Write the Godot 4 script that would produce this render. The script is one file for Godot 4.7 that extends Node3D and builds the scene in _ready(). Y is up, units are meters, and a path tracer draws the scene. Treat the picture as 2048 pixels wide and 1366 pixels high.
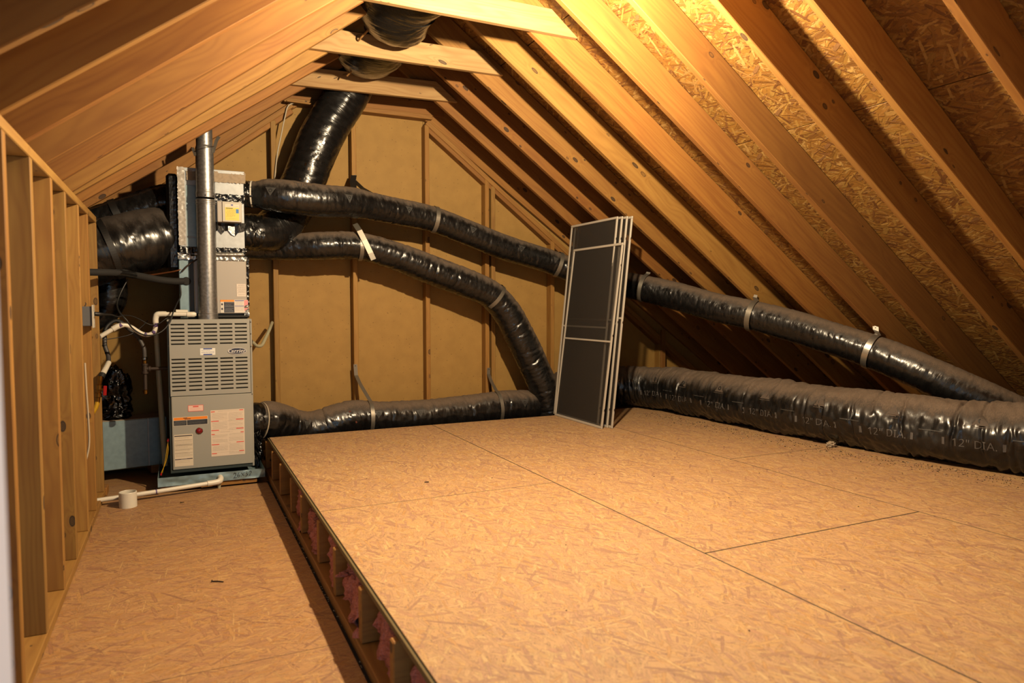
extends Node3D
# An attic: stud knee wall, gable end, rafters over an OSB deck, a furnace with flexible ducts.
# x runs to the right along the gable wall, y is up (0 = the lower floor), -z runs to the gable wall.

const EYE := Vector3(0.0, 1.165, 0.0)
var rng := RandomNumberGenerator.new()
var noise := FastNoiseLite.new()
var M := {}
var used := {}

func _ready() -> void:
	var cam := Camera3D.new()
	cam.name = "camera"
	cam.position = EYE
	cam.rotation = Vector3(-0.0515588, -0.442924, -0.0011936)
	cam.keep_aspect = Camera3D.KEEP_HEIGHT
	cam.near = 0.02
	cam.far = 60.0
	var lens := CameraAttributesPhysical.new()
	lens.frustum_focal_length = 24.63
	lens.frustum_focus_distance = 4.6
	lens.exposure_aperture = 2.8
	cam.attributes = lens
	cam.fov = 51.957
	add_child(cam)
	cam.current = true
	var env := Environment.new()
	env.background_mode = Environment.BG_COLOR
	env.background_color = SKY_COLOR
	env.background_energy_multiplier = SKY_ENERGY
	env.tonemap_mode = Environment.TONE_MAPPER_LINEAR
	env.tonemap_exposure = EXPOSURE
	env.sdfgi_enabled = true
	env.ssao_enabled = true
	env.ssil_enabled = true
	var we := WorldEnvironment.new()
	we.name = "environment"
	we.environment = env
	add_child(we)
	rng.seed = 7
	noise.seed = 11
	noise.noise_type = FastNoiseLite.TYPE_SIMPLEX_SMOOTH
	noise.frequency = 1.0
	noise.fractal_type = FastNoiseLite.FRACTAL_NONE
	make_materials()
	build_floor()
	build_deck()
	build_gable()
	build_left_wall()
	build_front_wall()
	build_roof()
	build_lamp()
	build_furnace()
	build_corner()
	build_ducts()
	build_straps()
	build_screens()
	build_debris()

const SKY_COLOR := Color(0.66, 0.87, 1.0)
const SKY_ENERGY := 2.7
const EXPOSURE := 1.0
const LAMP_ENERGY := 14.2
const LAMP_COLOR := Color(1.0, 0.90, 0.74)
const LAMP_AT := Vector3(1.52, 2.50, -2.62)

# ---------------------------------------------------------------- nodes

func numbered(parent: Node, called: String) -> String:
	var key := str(parent.get_instance_id()) + called
	var n: int = used.get(key, 0)
	used[key] = n + 1
	return called if n == 0 else "%s_%03d" % [called, n]

func thing(called: String, label: String, category: String, at := Vector3.ZERO, group := "", kind := "") -> Node3D:
	var o := Node3D.new()
	o.name = numbered(self, called)
	o.position = at
	o.set_meta("label", label)
	o.set_meta("category", category)
	if group != "":
		o.set_meta("group", group)
	if kind != "":
		o.set_meta("kind", kind)
	add_child(o, true)
	return o

func structure(called: String, label: String, category: String, at := Vector3.ZERO) -> Node3D:
	return thing(called, label, category, at, "", "structure")

func part(parent: Node3D, called: String, mesh: Mesh, mat: Material, label := "") -> MeshInstance3D:
	var o := MeshInstance3D.new()
	o.name = numbered(parent, called)
	o.mesh = mesh
	o.material_override = mat
	if not parent is MeshInstance3D:
		o.position = -parent.position
	if label != "":
		o.set_meta("label", label)
	parent.add_child(o, true)
	return o

# ---------------------------------------------------------------- geometry

class Geo:
	var v := PackedVector3Array()
	var n := PackedVector3Array()
	var t := PackedVector2Array()
	var i := PackedInt32Array()

	func tri(a: Vector3, b: Vector3, c: Vector3, out: Vector3, ua := Vector2.ZERO, ub := Vector2.ZERO, uc := Vector2.ZERO) -> void:
		var nn := (b - a).cross(c - a).normalized()
		var k := v.size()
		var flip := nn.dot(out) < 0.0
		if flip:
			nn = -nn
		v.append_array([a, b, c])
		n.append_array([nn, nn, nn])
		t.append_array([ua, ub, uc])
		i.append_array([k, k + 1, k + 2] if flip else [k, k + 2, k + 1])

	func quad(a: Vector3, b: Vector3, c: Vector3, d: Vector3, out: Vector3, ua := Vector2.ZERO, ub := Vector2.ZERO, uc := Vector2.ZERO, ud := Vector2.ZERO) -> void:
		var nn := (c - a).cross(d - b).normalized()
		var k := v.size()
		var flip := nn.dot(out) < 0.0
		if flip:
			nn = -nn
		v.append_array([a, b, c, d])
		n.append_array([nn, nn, nn, nn])
		t.append_array([ua, ub, uc, ud])
		i.append_array([k, k + 1, k + 2, k, k + 2, k + 3] if flip else [k, k + 2, k + 1, k, k + 3, k + 2])

	# A box with chamfered edges. long: which axis the texture runs along; us, vs: texture units per metre.
	func box(xf: Transform3D, size: Vector3, bevel := 0.003, long := 0, us := 0.4, vs := 1.6, off := Vector2.ZERO) -> void:
		var h := size * 0.5
		var b := minf(bevel, minf(h.x, minf(h.y, h.z)) * 0.49)
		var q := h - Vector3(b, b, b)
		var o1 := (long + 1) % 3
		var o2 := (long + 2) % 3
		for a in 3:
			var p := (a + 1) % 3
			var r := (a + 2) % 3
			for s in [-1.0, 1.0]:
				var pts := []
				var uvs := []
				for e in [[-1.0, -1.0], [1.0, -1.0], [1.0, 1.0], [-1.0, 1.0]]:
					var w := Vector3.ZERO
					w[a] = s * h[a]
					w[p] = e[0] * q[p]
					w[r] = e[1] * q[r]
					pts.append(xf * w)
					if a == long:
						uvs.append(Vector2(w[o1] * us, w[o2] * vs) + off + Vector2(0.37 * s, 0.5))
					else:
						uvs.append(Vector2(w[long] * us, (w[o1] + w[o2] + s * 0.13 * (1.0 if a == o1 else 2.0)) * vs) + off)
				var out := Vector3.ZERO
				out[a] = s
				quad(pts[0], pts[1], pts[2], pts[3], xf.basis * out, uvs[0], uvs[1], uvs[2], uvs[3])
		if b <= 0.0:
			return
		for a in 3:
			var p := (a + 1) % 3
			var r := (a + 2) % 3
			for s in [-1.0, 1.0]:
				for w in [-1.0, 1.0]:
					var c := []
					for e in [-1.0, 1.0]:
						var x := Vector3.ZERO
						x[a] = e * q[a]
						x[p] = s * h[p]
						x[r] = w * q[r]
						var y := Vector3.ZERO
						y[a] = e * q[a]
						y[p] = s * q[p]
						y[r] = w * h[r]
						c.append_array([x, y])
					var out := Vector3.ZERO
					out[p] = s
					out[r] = w
					var uv := []
					for x in [c[0], c[1], c[3], c[2]]:
						uv.append(Vector2(x[long] * us, (x[o1] + x[o2]) * vs) + off)
					quad(xf * c[0], xf * c[1], xf * c[3], xf * c[2], xf.basis * out, uv[0], uv[1], uv[2], uv[3])
		for x in [-1.0, 1.0]:
			for y in [-1.0, 1.0]:
				for z in [-1.0, 1.0]:
					tri(xf * Vector3(x * h.x, y * q.y, z * q.z), xf * Vector3(x * q.x, y * h.y, z * q.z), xf * Vector3(x * q.x, y * q.y, z * h.z), xf.basis * Vector3(x, y, z), off, off, off)

	# A smooth sheet of points P[row][column]; rows run along u. outside: +1 or -1 turns it over.
	func sheet(P: Array, us: PackedFloat32Array, vs: PackedFloat32Array, closed: bool, outside := 1.0) -> void:
		var nu := P.size()
		var nv: int = P[0].size()
		var k := v.size()
		for a in nu:
			var row: PackedVector3Array = P[a]
			var prev: PackedVector3Array = P[maxi(a - 1, 0)]
			var next: PackedVector3Array = P[mini(a + 1, nu - 1)]
			for b in nv:
				var l := b - 1
				var r := b + 1
				if closed:
					l = nv - 2 if b == 0 else l
					r = 1 if b == nv - 1 else r
				else:
					l = maxi(l, 0)
					r = mini(r, nv - 1)
				var nn := (next[b] - prev[b]).cross(row[r] - row[l]).normalized() * outside
				v.append(row[b])
				n.append(nn)
				t.append(Vector2(us[a], vs[b]))
		for a in nu - 1:
			for b in nv - 1:
				var q := k + a * nv + b
				if outside > 0:
					i.append_array([q, q + 1, q + nv + 1, q, q + nv + 1, q + nv])
				else:
					i.append_array([q, q + nv + 1, q + 1, q, q + nv, q + nv + 1])

	func disc(center: Vector3, ring: PackedVector3Array, out: Vector3) -> void:
		for a in ring.size() - 1:
			tri(center, ring[a], ring[a + 1], out, Vector2(0.5, 0.5), Vector2(0.5, 0.5), Vector2(0.5, 0.5))

	func mesh() -> ArrayMesh:
		var a := []
		a.resize(Mesh.ARRAY_MAX)
		a[Mesh.ARRAY_VERTEX] = v
		a[Mesh.ARRAY_NORMAL] = n
		a[Mesh.ARRAY_TEX_UV] = t
		a[Mesh.ARRAY_INDEX] = i
		var m := ArrayMesh.new()
		m.add_surface_from_arrays(Mesh.PRIMITIVE_TRIANGLES, a)
		return m

func frame_of(x: Vector3, up: Vector3, at: Vector3) -> Transform3D:
	var a := x.normalized()
	var c := a.cross(up).normalized()
	return Transform3D(Basis(a, c.cross(a).normalized(), c), at)

# A board from p to q (its centre line), deep along up, thick across.
func board(p: Vector3, q: Vector3, up: Vector3, deep: float, thick: float, bevel := 0.003) -> ArrayMesh:
	var g := Geo.new()
	g.box(frame_of(q - p, up, (p + q) * 0.5), Vector3((q - p).length(), deep, thick), bevel, 0, 0.42, 1.7, Vector2(rng.randf(), rng.randf()))
	return g.mesh()

func block(lo: Vector3, hi: Vector3, bevel := 0.003, long := 0, us := 0.42, vs := 1.7) -> ArrayMesh:
	var g := Geo.new()
	g.box(Transform3D(Basis.IDENTITY, (lo + hi) * 0.5), hi - lo, bevel, long, us, vs, Vector2(rng.randf(), rng.randf()))
	return g.mesh()

# Points along a smooth curve through K, about every step metres; widths W (one or two numbers per point) go along.
func curve(K: Array, W: Array, step: float) -> Array:
	var pts := PackedVector3Array()
	var wid := []
	for a in K.size() - 1:
		var p0: Vector3 = K[maxi(a - 1, 0)]
		var p1: Vector3 = K[a]
		var p2: Vector3 = K[a + 1]
		var p3: Vector3 = K[mini(a + 2, K.size() - 1)]
		var m := maxi(1, int(ceil((p2 - p1).length() / step)))
		var d1 := (p2 - p1).length()
		var d0 := maxf((p1 - p0).length(), 1e-4)
		var d2 := maxf((p3 - p2).length(), 1e-4)
		var t1 := (p2 - p1)
		var t2 := (p2 - p1)
		if a > 0:
			t1 = ((p1 - p0) / d0 + (p2 - p1) / d1) * 0.5 * d1
		if a < K.size() - 2:
			t2 = ((p2 - p1) / d1 + (p3 - p2) / d2) * 0.5 * d1
		for b in (m + 1 if a == K.size() - 2 else m):
			var f := float(b) / m
			var f2 := f * f
			var f3 := f2 * f
			pts.append(p1 * (2 * f3 - 3 * f2 + 1) + t1 * (f3 - 2 * f2 + f) + p2 * (-2 * f3 + 3 * f2) + t2 * (f3 - f2))
			var e := f2 * (3 - 2 * f)
			wid.append(W[a] if W[a] is float and W[a] == W[a + 1] else lerp(W[a], W[a + 1], e))
	return [pts, wid]

# A tube along a curve. opt: side (a fixed direction kept across the tube), wrinkle, fold, seed, seg, step, caps.
# Returns {mesh, P (rows of points), s (length at each row), r, seg}.
func tube(K: Array, W: Array, opt := {}) -> Dictionary:
	var step: float = opt.get("step", 0.03)
	var seg: int = opt.get("seg", 20)
	var c := curve(K, W, step)
	var pts: PackedVector3Array = c[0]
	var wid: Array = c[1]
	var up: Vector3 = opt.get("up", Vector3.UP)
	var side: Vector3 = opt.get("side", Vector3.ZERO)
	var wr: float = opt.get("wrinkle", 0.0)
	var fold: float = opt.get("fold", 9.0)
	var sd: float = opt.get("seed", 1.0)
	var ends: float = opt.get("gather", 0.0)
	# creases: slanting folds where the sleeve is bunched, each over a part of the girth
	var folds := []
	var gap: float = opt.get("creases", 0.0)
	if gap > 0.0:
		var fr := RandomNumberGenerator.new()
		fr.seed = int(sd * 100.0)
		var at := 0.03
		while at < 12.0:
			folds.append([at, fr.randf_range(-0.02, 0.035), fr.randf() * TAU, fr.randf_range(0.9, 2.6), fr.randf_range(0.35, 1.0)])
			at += gap * fr.randf_range(0.45, 1.5)
	var first_fold := 0
	var ridge_depth: float = opt.get("ridge", 0.6)
	var P := []
	var S := PackedFloat32Array()
	var vs := PackedFloat32Array()
	for b in seg + 1:
		vs.append(float(b) / seg)
	var s := 0.0
	var total := 0.0
	for a in pts.size() - 1:
		total += (pts[a + 1] - pts[a]).length()
	var last_up := up
	for a in pts.size():
		if a > 0:
			s += (pts[a] - pts[a - 1]).length()
		var tan := (pts[mini(a + 1, pts.size() - 1)] - pts[maxi(a - 1, 0)]).normalized()
		var nn: Vector3
		if side != Vector3.ZERO:
			nn = side.cross(tan).normalized()
		elif opt.has("carry"):
			nn = (last_up - tan * last_up.dot(tan)).normalized()
			last_up = nn
		else:
			nn = (up - tan * up.dot(tan)).normalized()
		var bi := tan.cross(nn)
		var w = wid[a]
		var rx: float = w.x if w is Vector2 else w
		var ry: float = w.y if w is Vector2 else w
		var row := PackedVector3Array()
		while first_fold < folds.size() and folds[first_fold][0] < s - 0.12:
			first_fold += 1
		var near := []
		var fi := first_fold
		while fi < folds.size() and folds[fi][0] < s + 0.12:
			near.append(folds[fi])
			fi += 1
		for b in seg + 1:
			var th := (vs[b] - 0.5) * TAU
			if b == seg:
				row.append(row[0])
				continue
			var co := cos(th)
			var si := sin(th)
			var k := 1.0
			if wr > 0.0:
				var n1 := noise.get_noise_3d(s * fold + sd * 17.0 + co * 0.7, co * 1.1 + sd * 5.0, si * 1.1)
				var n2 := noise.get_noise_3d(s * fold * 2.6 + sd * 7.0, co * 2.6 + si * 1.5, si * 2.6 + sd * 3.0)
				var n3 := noise.get_noise_3d(s * 2.2 + sd, co * 0.8, si * 0.8 + sd * 9.0)
				var ridge := 1.0 - absf(n1) * 2.2
				ridge = maxf(ridge, 0.0)
				k += wr * (0.9 * n3 + 0.30 * n2 - ridge_depth * ridge * ridge * ridge)
				for f in near:
					var turn := absf(wrapf(th - f[2], -PI, PI))
					if turn < f[3]:
						var x: float = s - f[0] - f[1] * wrapf(th - f[2], -PI, PI) - 0.006 * noise.get_noise_2d(th * 2.0, f[0] * 20.0)
						var e: float = f[4] * smoothstep(0.0, 0.5, f[3] - turn)
						k += wr * e * (0.45 * exp(-pow((x - 0.022) / 0.018, 2.0)) - 0.95 * exp(-pow(x / 0.0085, 2.0)))
				if ends > 0.0:
					var e := minf(s, total - s)
					k += ends * maxf(0.0, 1.0 - e / 0.12) * noise.get_noise_2d(th * 4.0 + sd, 3.0 + s * 3.0)
			row.append(pts[a] + bi * (si * rx * k) + nn * (co * ry * k))
		P.append(row)
		S.append(s)
	var us := PackedFloat32Array()
	var ul: float = opt.get("us", 1.0)
	for a in S.size():
		us.append(S[a] * ul)
	var g := Geo.new()
	g.sheet(P, us, vs, true, opt.get("outside", -1.0))
	if opt.get("caps", true):
		g.disc(pts[0], P[0], pts[0] - pts[1])
		g.disc(pts[-1], P[-1], pts[-1] - pts[-2])
	return {"mesh": g.mesh(), "P": P, "s": S, "seg": seg, "length": s}

# The point of a tube's skin at length s and turn v (0..1, 0.5 = its top), lifted by h.
func skin(T: Dictionary, s: float, v: float, h: float) -> Vector3:
	var S: PackedFloat32Array = T.s
	var a := S.bsearch(s)
	a = clampi(a, 1, S.size() - 1)
	var f := clampf((s - S[a - 1]) / maxf(S[a] - S[a - 1], 1e-5), 0.0, 1.0)
	var seg: int = T.seg
	var x := fposmod(v, 1.0) * seg
	var b := int(x)
	var e := x - b
	var r0: PackedVector3Array = T.P[a - 1]
	var r1: PackedVector3Array = T.P[a]
	var p := r0[b].lerp(r0[b + 1], e).lerp(r1[b].lerp(r1[b + 1], e), f)
	var tan := r1[b] - r0[b]
	var lat := r0[(b + 1) % seg] - r0[b]
	return p + lat.cross(tan).normalized() * h

# A flat shape (triangles of 2D points) laid on a tube's skin: x along the tube (dir +-1), y round it.
func wrapped(T: Dictionary, flat: PackedVector2Array, s0: float, v0: float, girth: float, dir: float, h := 0.0025) -> ArrayMesh:
	var g := Geo.new()
	for k in range(0, flat.size(), 3):
		var q := []
		for j in 3:
			var f := flat[k + j]
			q.append(skin(T, s0 + f.x * dir, v0 - f.y * dir / girth, h))
		var mid := skin(T, s0 + flat[k].x * dir, v0 - flat[k].y * dir / girth, h + 0.05)
		g.tri(q[0], q[1], q[2], mid - q[0])
	return g.mesh()

var fonts := {}
func text_mesh(text: String, height: float, font := "Droid Sans", bold := false, italic := false) -> TextMesh:
	var key := font + str(bold)
	if not fonts.has(key):
		var f := SystemFont.new()
		f.font_names = PackedStringArray([font])
		f.font_weight = 700 if bold else 400
		fonts[key] = f
	var t := TextMesh.new()
	t.text = text
	t.font = fonts[key]
	t.font_size = 48
	t.pixel_size = height / 36.0
	t.depth = 0.0008
	t.curve_step = 1.0
	return t

# The front triangles of a text as 2D points, each cut small enough to bend.
func text_flat(text: String, height: float, font := "Droid Sans", bold := false, shear := 0.0) -> PackedVector2Array:
	var a := text_mesh(text, height, font, bold).get_mesh_arrays()
	var out := PackedVector2Array()
	var vv: PackedVector3Array = a[Mesh.ARRAY_VERTEX]
	var nn: PackedVector3Array = a[Mesh.ARRAY_NORMAL]
	var ii: PackedInt32Array = a[Mesh.ARRAY_INDEX]
	for k in range(0, ii.size(), 3):
		if nn[ii[k]].z > 0.5:
			for j in 3:
				var p := vv[ii[k + j]]
				out.append(Vector2(p.x + p.y * shear, p.y))
	return out

# Flat triangles set on a plane: origin, right and up directions.
func laid(flat: PackedVector2Array, at: Vector3, x: Vector3, y: Vector3) -> ArrayMesh:
	var g := Geo.new()
	var out := x.cross(y)
	for k in range(0, flat.size(), 3):
		g.tri(at + x * flat[k].x + y * flat[k].y, at + x * flat[k + 1].x + y * flat[k + 1].y, at + x * flat[k + 2].x + y * flat[k + 2].y, out)
	return g.mesh()

func flat_rect(x0: float, y0: float, x1: float, y1: float, cuts := 1) -> PackedVector2Array:
	var o := PackedVector2Array()
	for k in cuts:
		var a := lerpf(x0, x1, float(k) / cuts)
		var b := lerpf(x0, x1, float(k + 1) / cuts)
		o.append_array([Vector2(a, y0), Vector2(b, y0), Vector2(b, y1), Vector2(a, y0), Vector2(b, y1), Vector2(a, y1)])
	return o

func flat_ring(c: Vector2, r0: float, r1: float, m := 18) -> PackedVector2Array:
	var o := PackedVector2Array()
	for k in m:
		var a := Vector2.from_angle(TAU * k / m)
		var b := Vector2.from_angle(TAU * (k + 1) / m)
		if r0 <= 0.0:
			o.append_array([c, c + a * r1, c + b * r1])
		else:
			o.append_array([c + a * r0, c + a * r1, c + b * r1, c + a * r0, c + b * r1, c + b * r0])
	return o

# A thin ribbon along points, its width along a fixed direction.
func ribbon(pts: Array, across: Vector3, width: float, thick := 0.0012) -> ArrayMesh:
	var g := Geo.new()
	var w := across.normalized() * width * 0.5
	var N := []
	for a in pts.size():
		var tan: Vector3 = (pts[mini(a + 1, pts.size() - 1)] - pts[maxi(a - 1, 0)]).normalized()
		N.append(tan.cross(across).normalized() * thick * 0.5)
	var s := 0.0
	for a in pts.size() - 1:
		var p: Vector3 = pts[a]
		var q: Vector3 = pts[a + 1]
		var np: Vector3 = N[a]
		var nq: Vector3 = N[a + 1]
		var e := s + (q - p).length()
		g.quad(p - w + np, p + w + np, q + w + nq, q - w + nq, np, Vector2(s, 0), Vector2(s, 1), Vector2(e, 1), Vector2(e, 0))
		g.quad(p - w - np, p + w - np, q + w - nq, q - w - nq, -np, Vector2(s, 0), Vector2(s, 1), Vector2(e, 1), Vector2(e, 0))
		g.quad(p + w - np, p + w + np, q + w + nq, q + w - nq, w)
		g.quad(p - w - np, p - w + np, q - w + nq, q - w - nq, -w)
		s = e
	g.quad(pts[0] - w - N[0], pts[0] + w - N[0], pts[0] + w + N[0], pts[0] - w + N[0], pts[0] - pts[1])
	g.quad(pts[-1] - w - N[-1], pts[-1] + w - N[-1], pts[-1] + w + N[-1], pts[-1] - w + N[-1], pts[-1] - pts[-2])
	return g.mesh()

# A surface of revolution: profile of (radius, height along axis).
func lathe(prof: Array, at: Vector3, axis: Vector3, seg := 24) -> ArrayMesh:
	var g := Geo.new()
	var a := axis.normalized()
	var x := a.cross(Vector3(0.3, 0.1, 0.95) if absf(a.z) < 0.9 else Vector3.UP).normalized()
	var y := a.cross(x)
	for k in prof.size() - 1:
		var p: Vector2 = prof[k]
		var q: Vector2 = prof[k + 1]
		var P := []
		for e in [p, q]:
			var row := PackedVector3Array()
			for j in seg + 1:
				var th := TAU * j / seg
				row.append(at + a * e.y + (x * cos(th) + y * sin(th)) * maxf(e.x, 0.00002))
			P.append(row)
		var vs := PackedFloat32Array()
		for j in seg + 1:
			vs.append(float(j) / seg)
		g.sheet(P, PackedFloat32Array([p.y, q.y]), vs, true, -1.0)
	return g.mesh()

# A lump: a rounded box pushed about by noise.
func lump(c: Vector3, h: Vector3, power: float, rough: float, fine: float, sd: float, nu := 28, nv := 40, crumple := 0.0) -> ArrayMesh:
	var P := []
	var us := PackedFloat32Array()
	var vs := PackedFloat32Array()
	for b in nv + 1:
		vs.append(float(b) / nv * 2.0)
	for a in nu + 1:
		us.append(float(a) / nu)
		var la := -PI / 2 + PI * a / nu
		var row := PackedVector3Array()
		for b in nv + 1:
			var lo := TAU * (b % nv) / nv
			var d := Vector3(cos(la) * cos(lo), sin(la), cos(la) * sin(lo))
			var m := pow(pow(absf(d.x), power) + pow(absf(d.y), power) + pow(absf(d.z), power), -1.0 / power)
			var k := 1.0 + rough * noise.get_noise_3d(d.x * 1.6 + sd, d.y * 1.6, d.z * 1.6) + fine * noise.get_noise_3d(d.x * 6.0, d.y * 6.0 + sd, d.z * 6.0)
			if crumple > 0.0:
				var rg := 1.0 - absf(noise.get_noise_3d(d.x * 3.2 + sd, d.y * 1.8, d.z * 3.2)) * 2.0
				k -= crumple * maxf(rg, 0.0) * maxf(rg, 0.0)
			row.append(c + d * m * k * h)
		P.append(row)
	var g := Geo.new()
	g.sheet(P, us, vs, true, 1.0)
	return g.mesh()

# ---------------------------------------------------------------- materials

# Colours below are picked by eye from lit samples; the surfaces themselves reflect this share of that.
const REFLECT := 0.54

func dim(c: Color) -> Color:
	var l := c.srgb_to_linear()
	var d := Color(l.r * REFLECT, l.g * REFLECT, l.b * REFLECT).linear_to_srgb()
	d.a = c.a
	return d

func mat(called: String, color: Color, rough := 0.7, metal := 0.0) -> StandardMaterial3D:
	var m := StandardMaterial3D.new()
	m.resource_name = called
	m.albedo_color = dim(color)
	m.roughness = rough
	m.metallic = metal
	M[called] = m
	return m

func bytes_image(w: int, h: int, data: PackedByteArray) -> ImageTexture:
	return ImageTexture.create_from_image(Image.create_from_data(w, h, false, Image.FORMAT_RGB8, data))

# Strand board: several thousand wood flakes laid over each other. Returns [colour, height].
func strand_board(sd: int, tones: Array, count: int, spread: float, contrast: float, size: float) -> Array:
	var r := RandomNumberGenerator.new()
	r.seed = sd
	var w := 2048
	var h := 1024
	var im := Image.create_empty(w, h, false, Image.FORMAT_RGBA8)
	im.fill(tones[0])
	var hm := Image.create_empty(w, h, false, Image.FORMAT_RGBA8)
	hm.fill(Color(0.4, 0.4, 0.4))
	var flakes := []
	for k in 120:
		var L := r.randf_range(44.0, 135.0) * size
		var B := r.randf_range(6.0, 17.0) * size
		if k % 8 == 0:
			B = r.randf_range(17.0, 27.0) * size
			L = r.randf_range(60.0, 110.0) * size
		var ang := r.randfn(0.0, spread)
		var ca := cos(ang)
		var sa := sin(ang)
		var bw := int(absf(ca) * L + absf(sa) * B) + 6
		var bh := int(absf(sa) * L + absf(ca) * B) + 6
		var a := Image.create_empty(bw, bh, false, Image.FORMAT_RGBA8)
		var b := Image.create_empty(bw, bh, false, Image.FORMAT_RGBA8)
		var tone: Color = tones[r.randi() % tones.size()]
		var lift := r.randf_range(-contrast, contrast)
		tone = tone.lightened(lift) if lift > 0 else tone.darkened(-lift)
		var lev := r.randf_range(0.25, 0.85)
		var tilt := r.randf_range(-0.006, 0.006)
		var gs := r.randf() * 100.0
		for y in bh:
			for x in bw:
				var dx := x - bw * 0.5
				var dy := y - bh * 0.5
				var p := dx * ca + dy * sa
				var q := -dx * sa + dy * ca
				var half := L * 0.5 * (1.0 - 0.30 * absf(noise.get_noise_2d(q * 0.22, gs)) - 0.10 * absf(noise.get_noise_2d(q * 0.8, gs + 3.0)))
				var wide := B * 0.5 * (1.0 - 0.45 * absf(noise.get_noise_2d(p * 0.04, gs + 9.0))) * (1.0 - 0.4 * pow(absf(p) / (L * 0.5), 3.0))
				if absf(p) > half or absf(q) > wide:
					continue
				var gr := noise.get_noise_2d(p * 0.035 + gs, q * 0.7)
				var e := 1.0 + 0.13 * gr
				if wide - absf(q) < 1.0 or half - absf(p) < 1.0:
					e *= 0.86
				a.set_pixel(x, y, Color(tone.r * e, tone.g * e, tone.b * e, 0.93))
				var l := clampf(lev + tilt * q * 4.0 + 0.04 * gr, 0.0, 1.0)
				b.set_pixel(x, y, Color(l, l, l, 1.0))
		flakes.append([a, b])
	for k in count:
		var f: Array = flakes[r.randi() % flakes.size()]
		var a: Image = f[0]
		var x := r.randi_range(-40, w)
		var y := r.randi_range(-20, h)
		var rect := Rect2i(Vector2i.ZERO, a.get_size())
		for ox in [0, -w]:
			for oy in [0, -h]:
				if (ox != 0 and x + a.get_width() < w) or (oy != 0 and y + a.get_height() < h):
					continue
				im.blend_rect(a, rect, Vector2i(x + ox, y + oy))
				hm.blend_rect(f[1], rect, Vector2i(x + ox, y + oy))
	# splits, resin and grit
	for k in 9000:
		var q := r.randf()
		var c: Color = tones[r.randi() % tones.size()]
		c = c.darkened(r.randf_range(0.12, 0.5)) if q < 0.7 else c.lightened(r.randf_range(0.05, 0.2))
		im.fill_rect(Rect2i(r.randi() % w, r.randi() % h, r.randi_range(1, 7) if k % 3 else 1, 1 if k % 4 else 2), c)
	im.convert(Image.FORMAT_RGB8)
	hm.convert(Image.FORMAT_L8)
	return [ImageTexture.create_from_image(im), ImageTexture.create_from_image(hm)]

# Sawn softwood, grain along u, with knots.
func lumber_texture(sd: int, light: Color, dark: Color, knots: int) -> ImageTexture:
	var w := 1536
	var h := 512
	var f := FastNoiseLite.new()
	f.seed = sd
	f.frequency = 0.02
	f.fractal_octaves = 4
	var fine := f.get_seamless_image(192, 512, false, false, 0.1)
	fine.resize(w, h, Image.INTERPOLATE_CUBIC)
	f.seed = sd + 1
	f.frequency = 0.006
	f.fractal_octaves = 3
	var warp := f.get_seamless_image(256, 512, false, false, 0.1)
	warp.resize(w, h, Image.INTERPOLATE_CUBIC)
	var a := fine.get_data()
	var b := warp.get_data()
	var out := PackedByteArray()
	out.resize(w * h * 3)
	var r := RandomNumberGenerator.new()
	r.seed = sd
	var bend := PackedFloat32Array()
	bend.resize(w * h)
	var shade := PackedFloat32Array()
	shade.resize(w * h)
	shade.fill(1.0)
	for k in knots:
		var cx := r.randi_range(60, w - 60)
		var cy := r.randi_range(30, h - 30)
		var rad := r.randf_range(2.5, 6.0) if k % 3 else r.randf_range(7.0, 12.0)
		var long := r.randf_range(1.1, 1.7)
		var deep := r.randf_range(0.45, 0.82)
		for y in range(maxi(cy - 60, 0), mini(cy + 60, h)):
			for x in range(maxi(cx - 60, 0), mini(cx + 60, w)):
				var dx := (x - cx) / long
				var dy := float(y - cy)
				var d := sqrt(dx * dx + dy * dy)
				var p := y * w + x
				bend[p] += signf(dy) * rad * 1.1 * exp(-d * d / (rad * rad * 5.0)) * 0.03
				if d < rad * 1.25:
					var ring := 0.5 + 0.5 * sin(d * 1.7 + float(k))
					var e := clampf((rad * 1.25 - d) / (rad * 0.3), 0.0, 1.0)
					shade[p] *= lerpf(1.0, deep * (0.82 + 0.25 * ring) * (0.62 if absf(d - rad) < rad * 0.16 else 1.12), e)
	for y in h:
		for x in w:
			var p := y * w + x
			var n1 := a[p] / 255.0
			var n2 := b[p] / 255.0
			var ring := 0.5 + 0.5 * sin(TAU * (y * 0.034 + n2 * 3.6 + bend[p] * 8.0))
			ring = ring * ring
			var k := clampf(0.30 * ring + 0.62 * n1 - 0.05, 0.0, 1.0)
			var s := shade[p]
			var q := p * 3
			out[q] = int(clampf(lerpf(light.r, dark.r, k) * s, 0.0, 1.0) * 255.0)
			out[q + 1] = int(clampf(lerpf(light.g, dark.g, k) * s * (0.94 + 0.06 * s), 0.0, 1.0) * 255.0)
			out[q + 2] = int(clampf(lerpf(light.b, dark.b, k) * s * (0.9 + 0.1 * s), 0.0, 1.0) * 255.0)
	return bytes_image(w, h, out)

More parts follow.
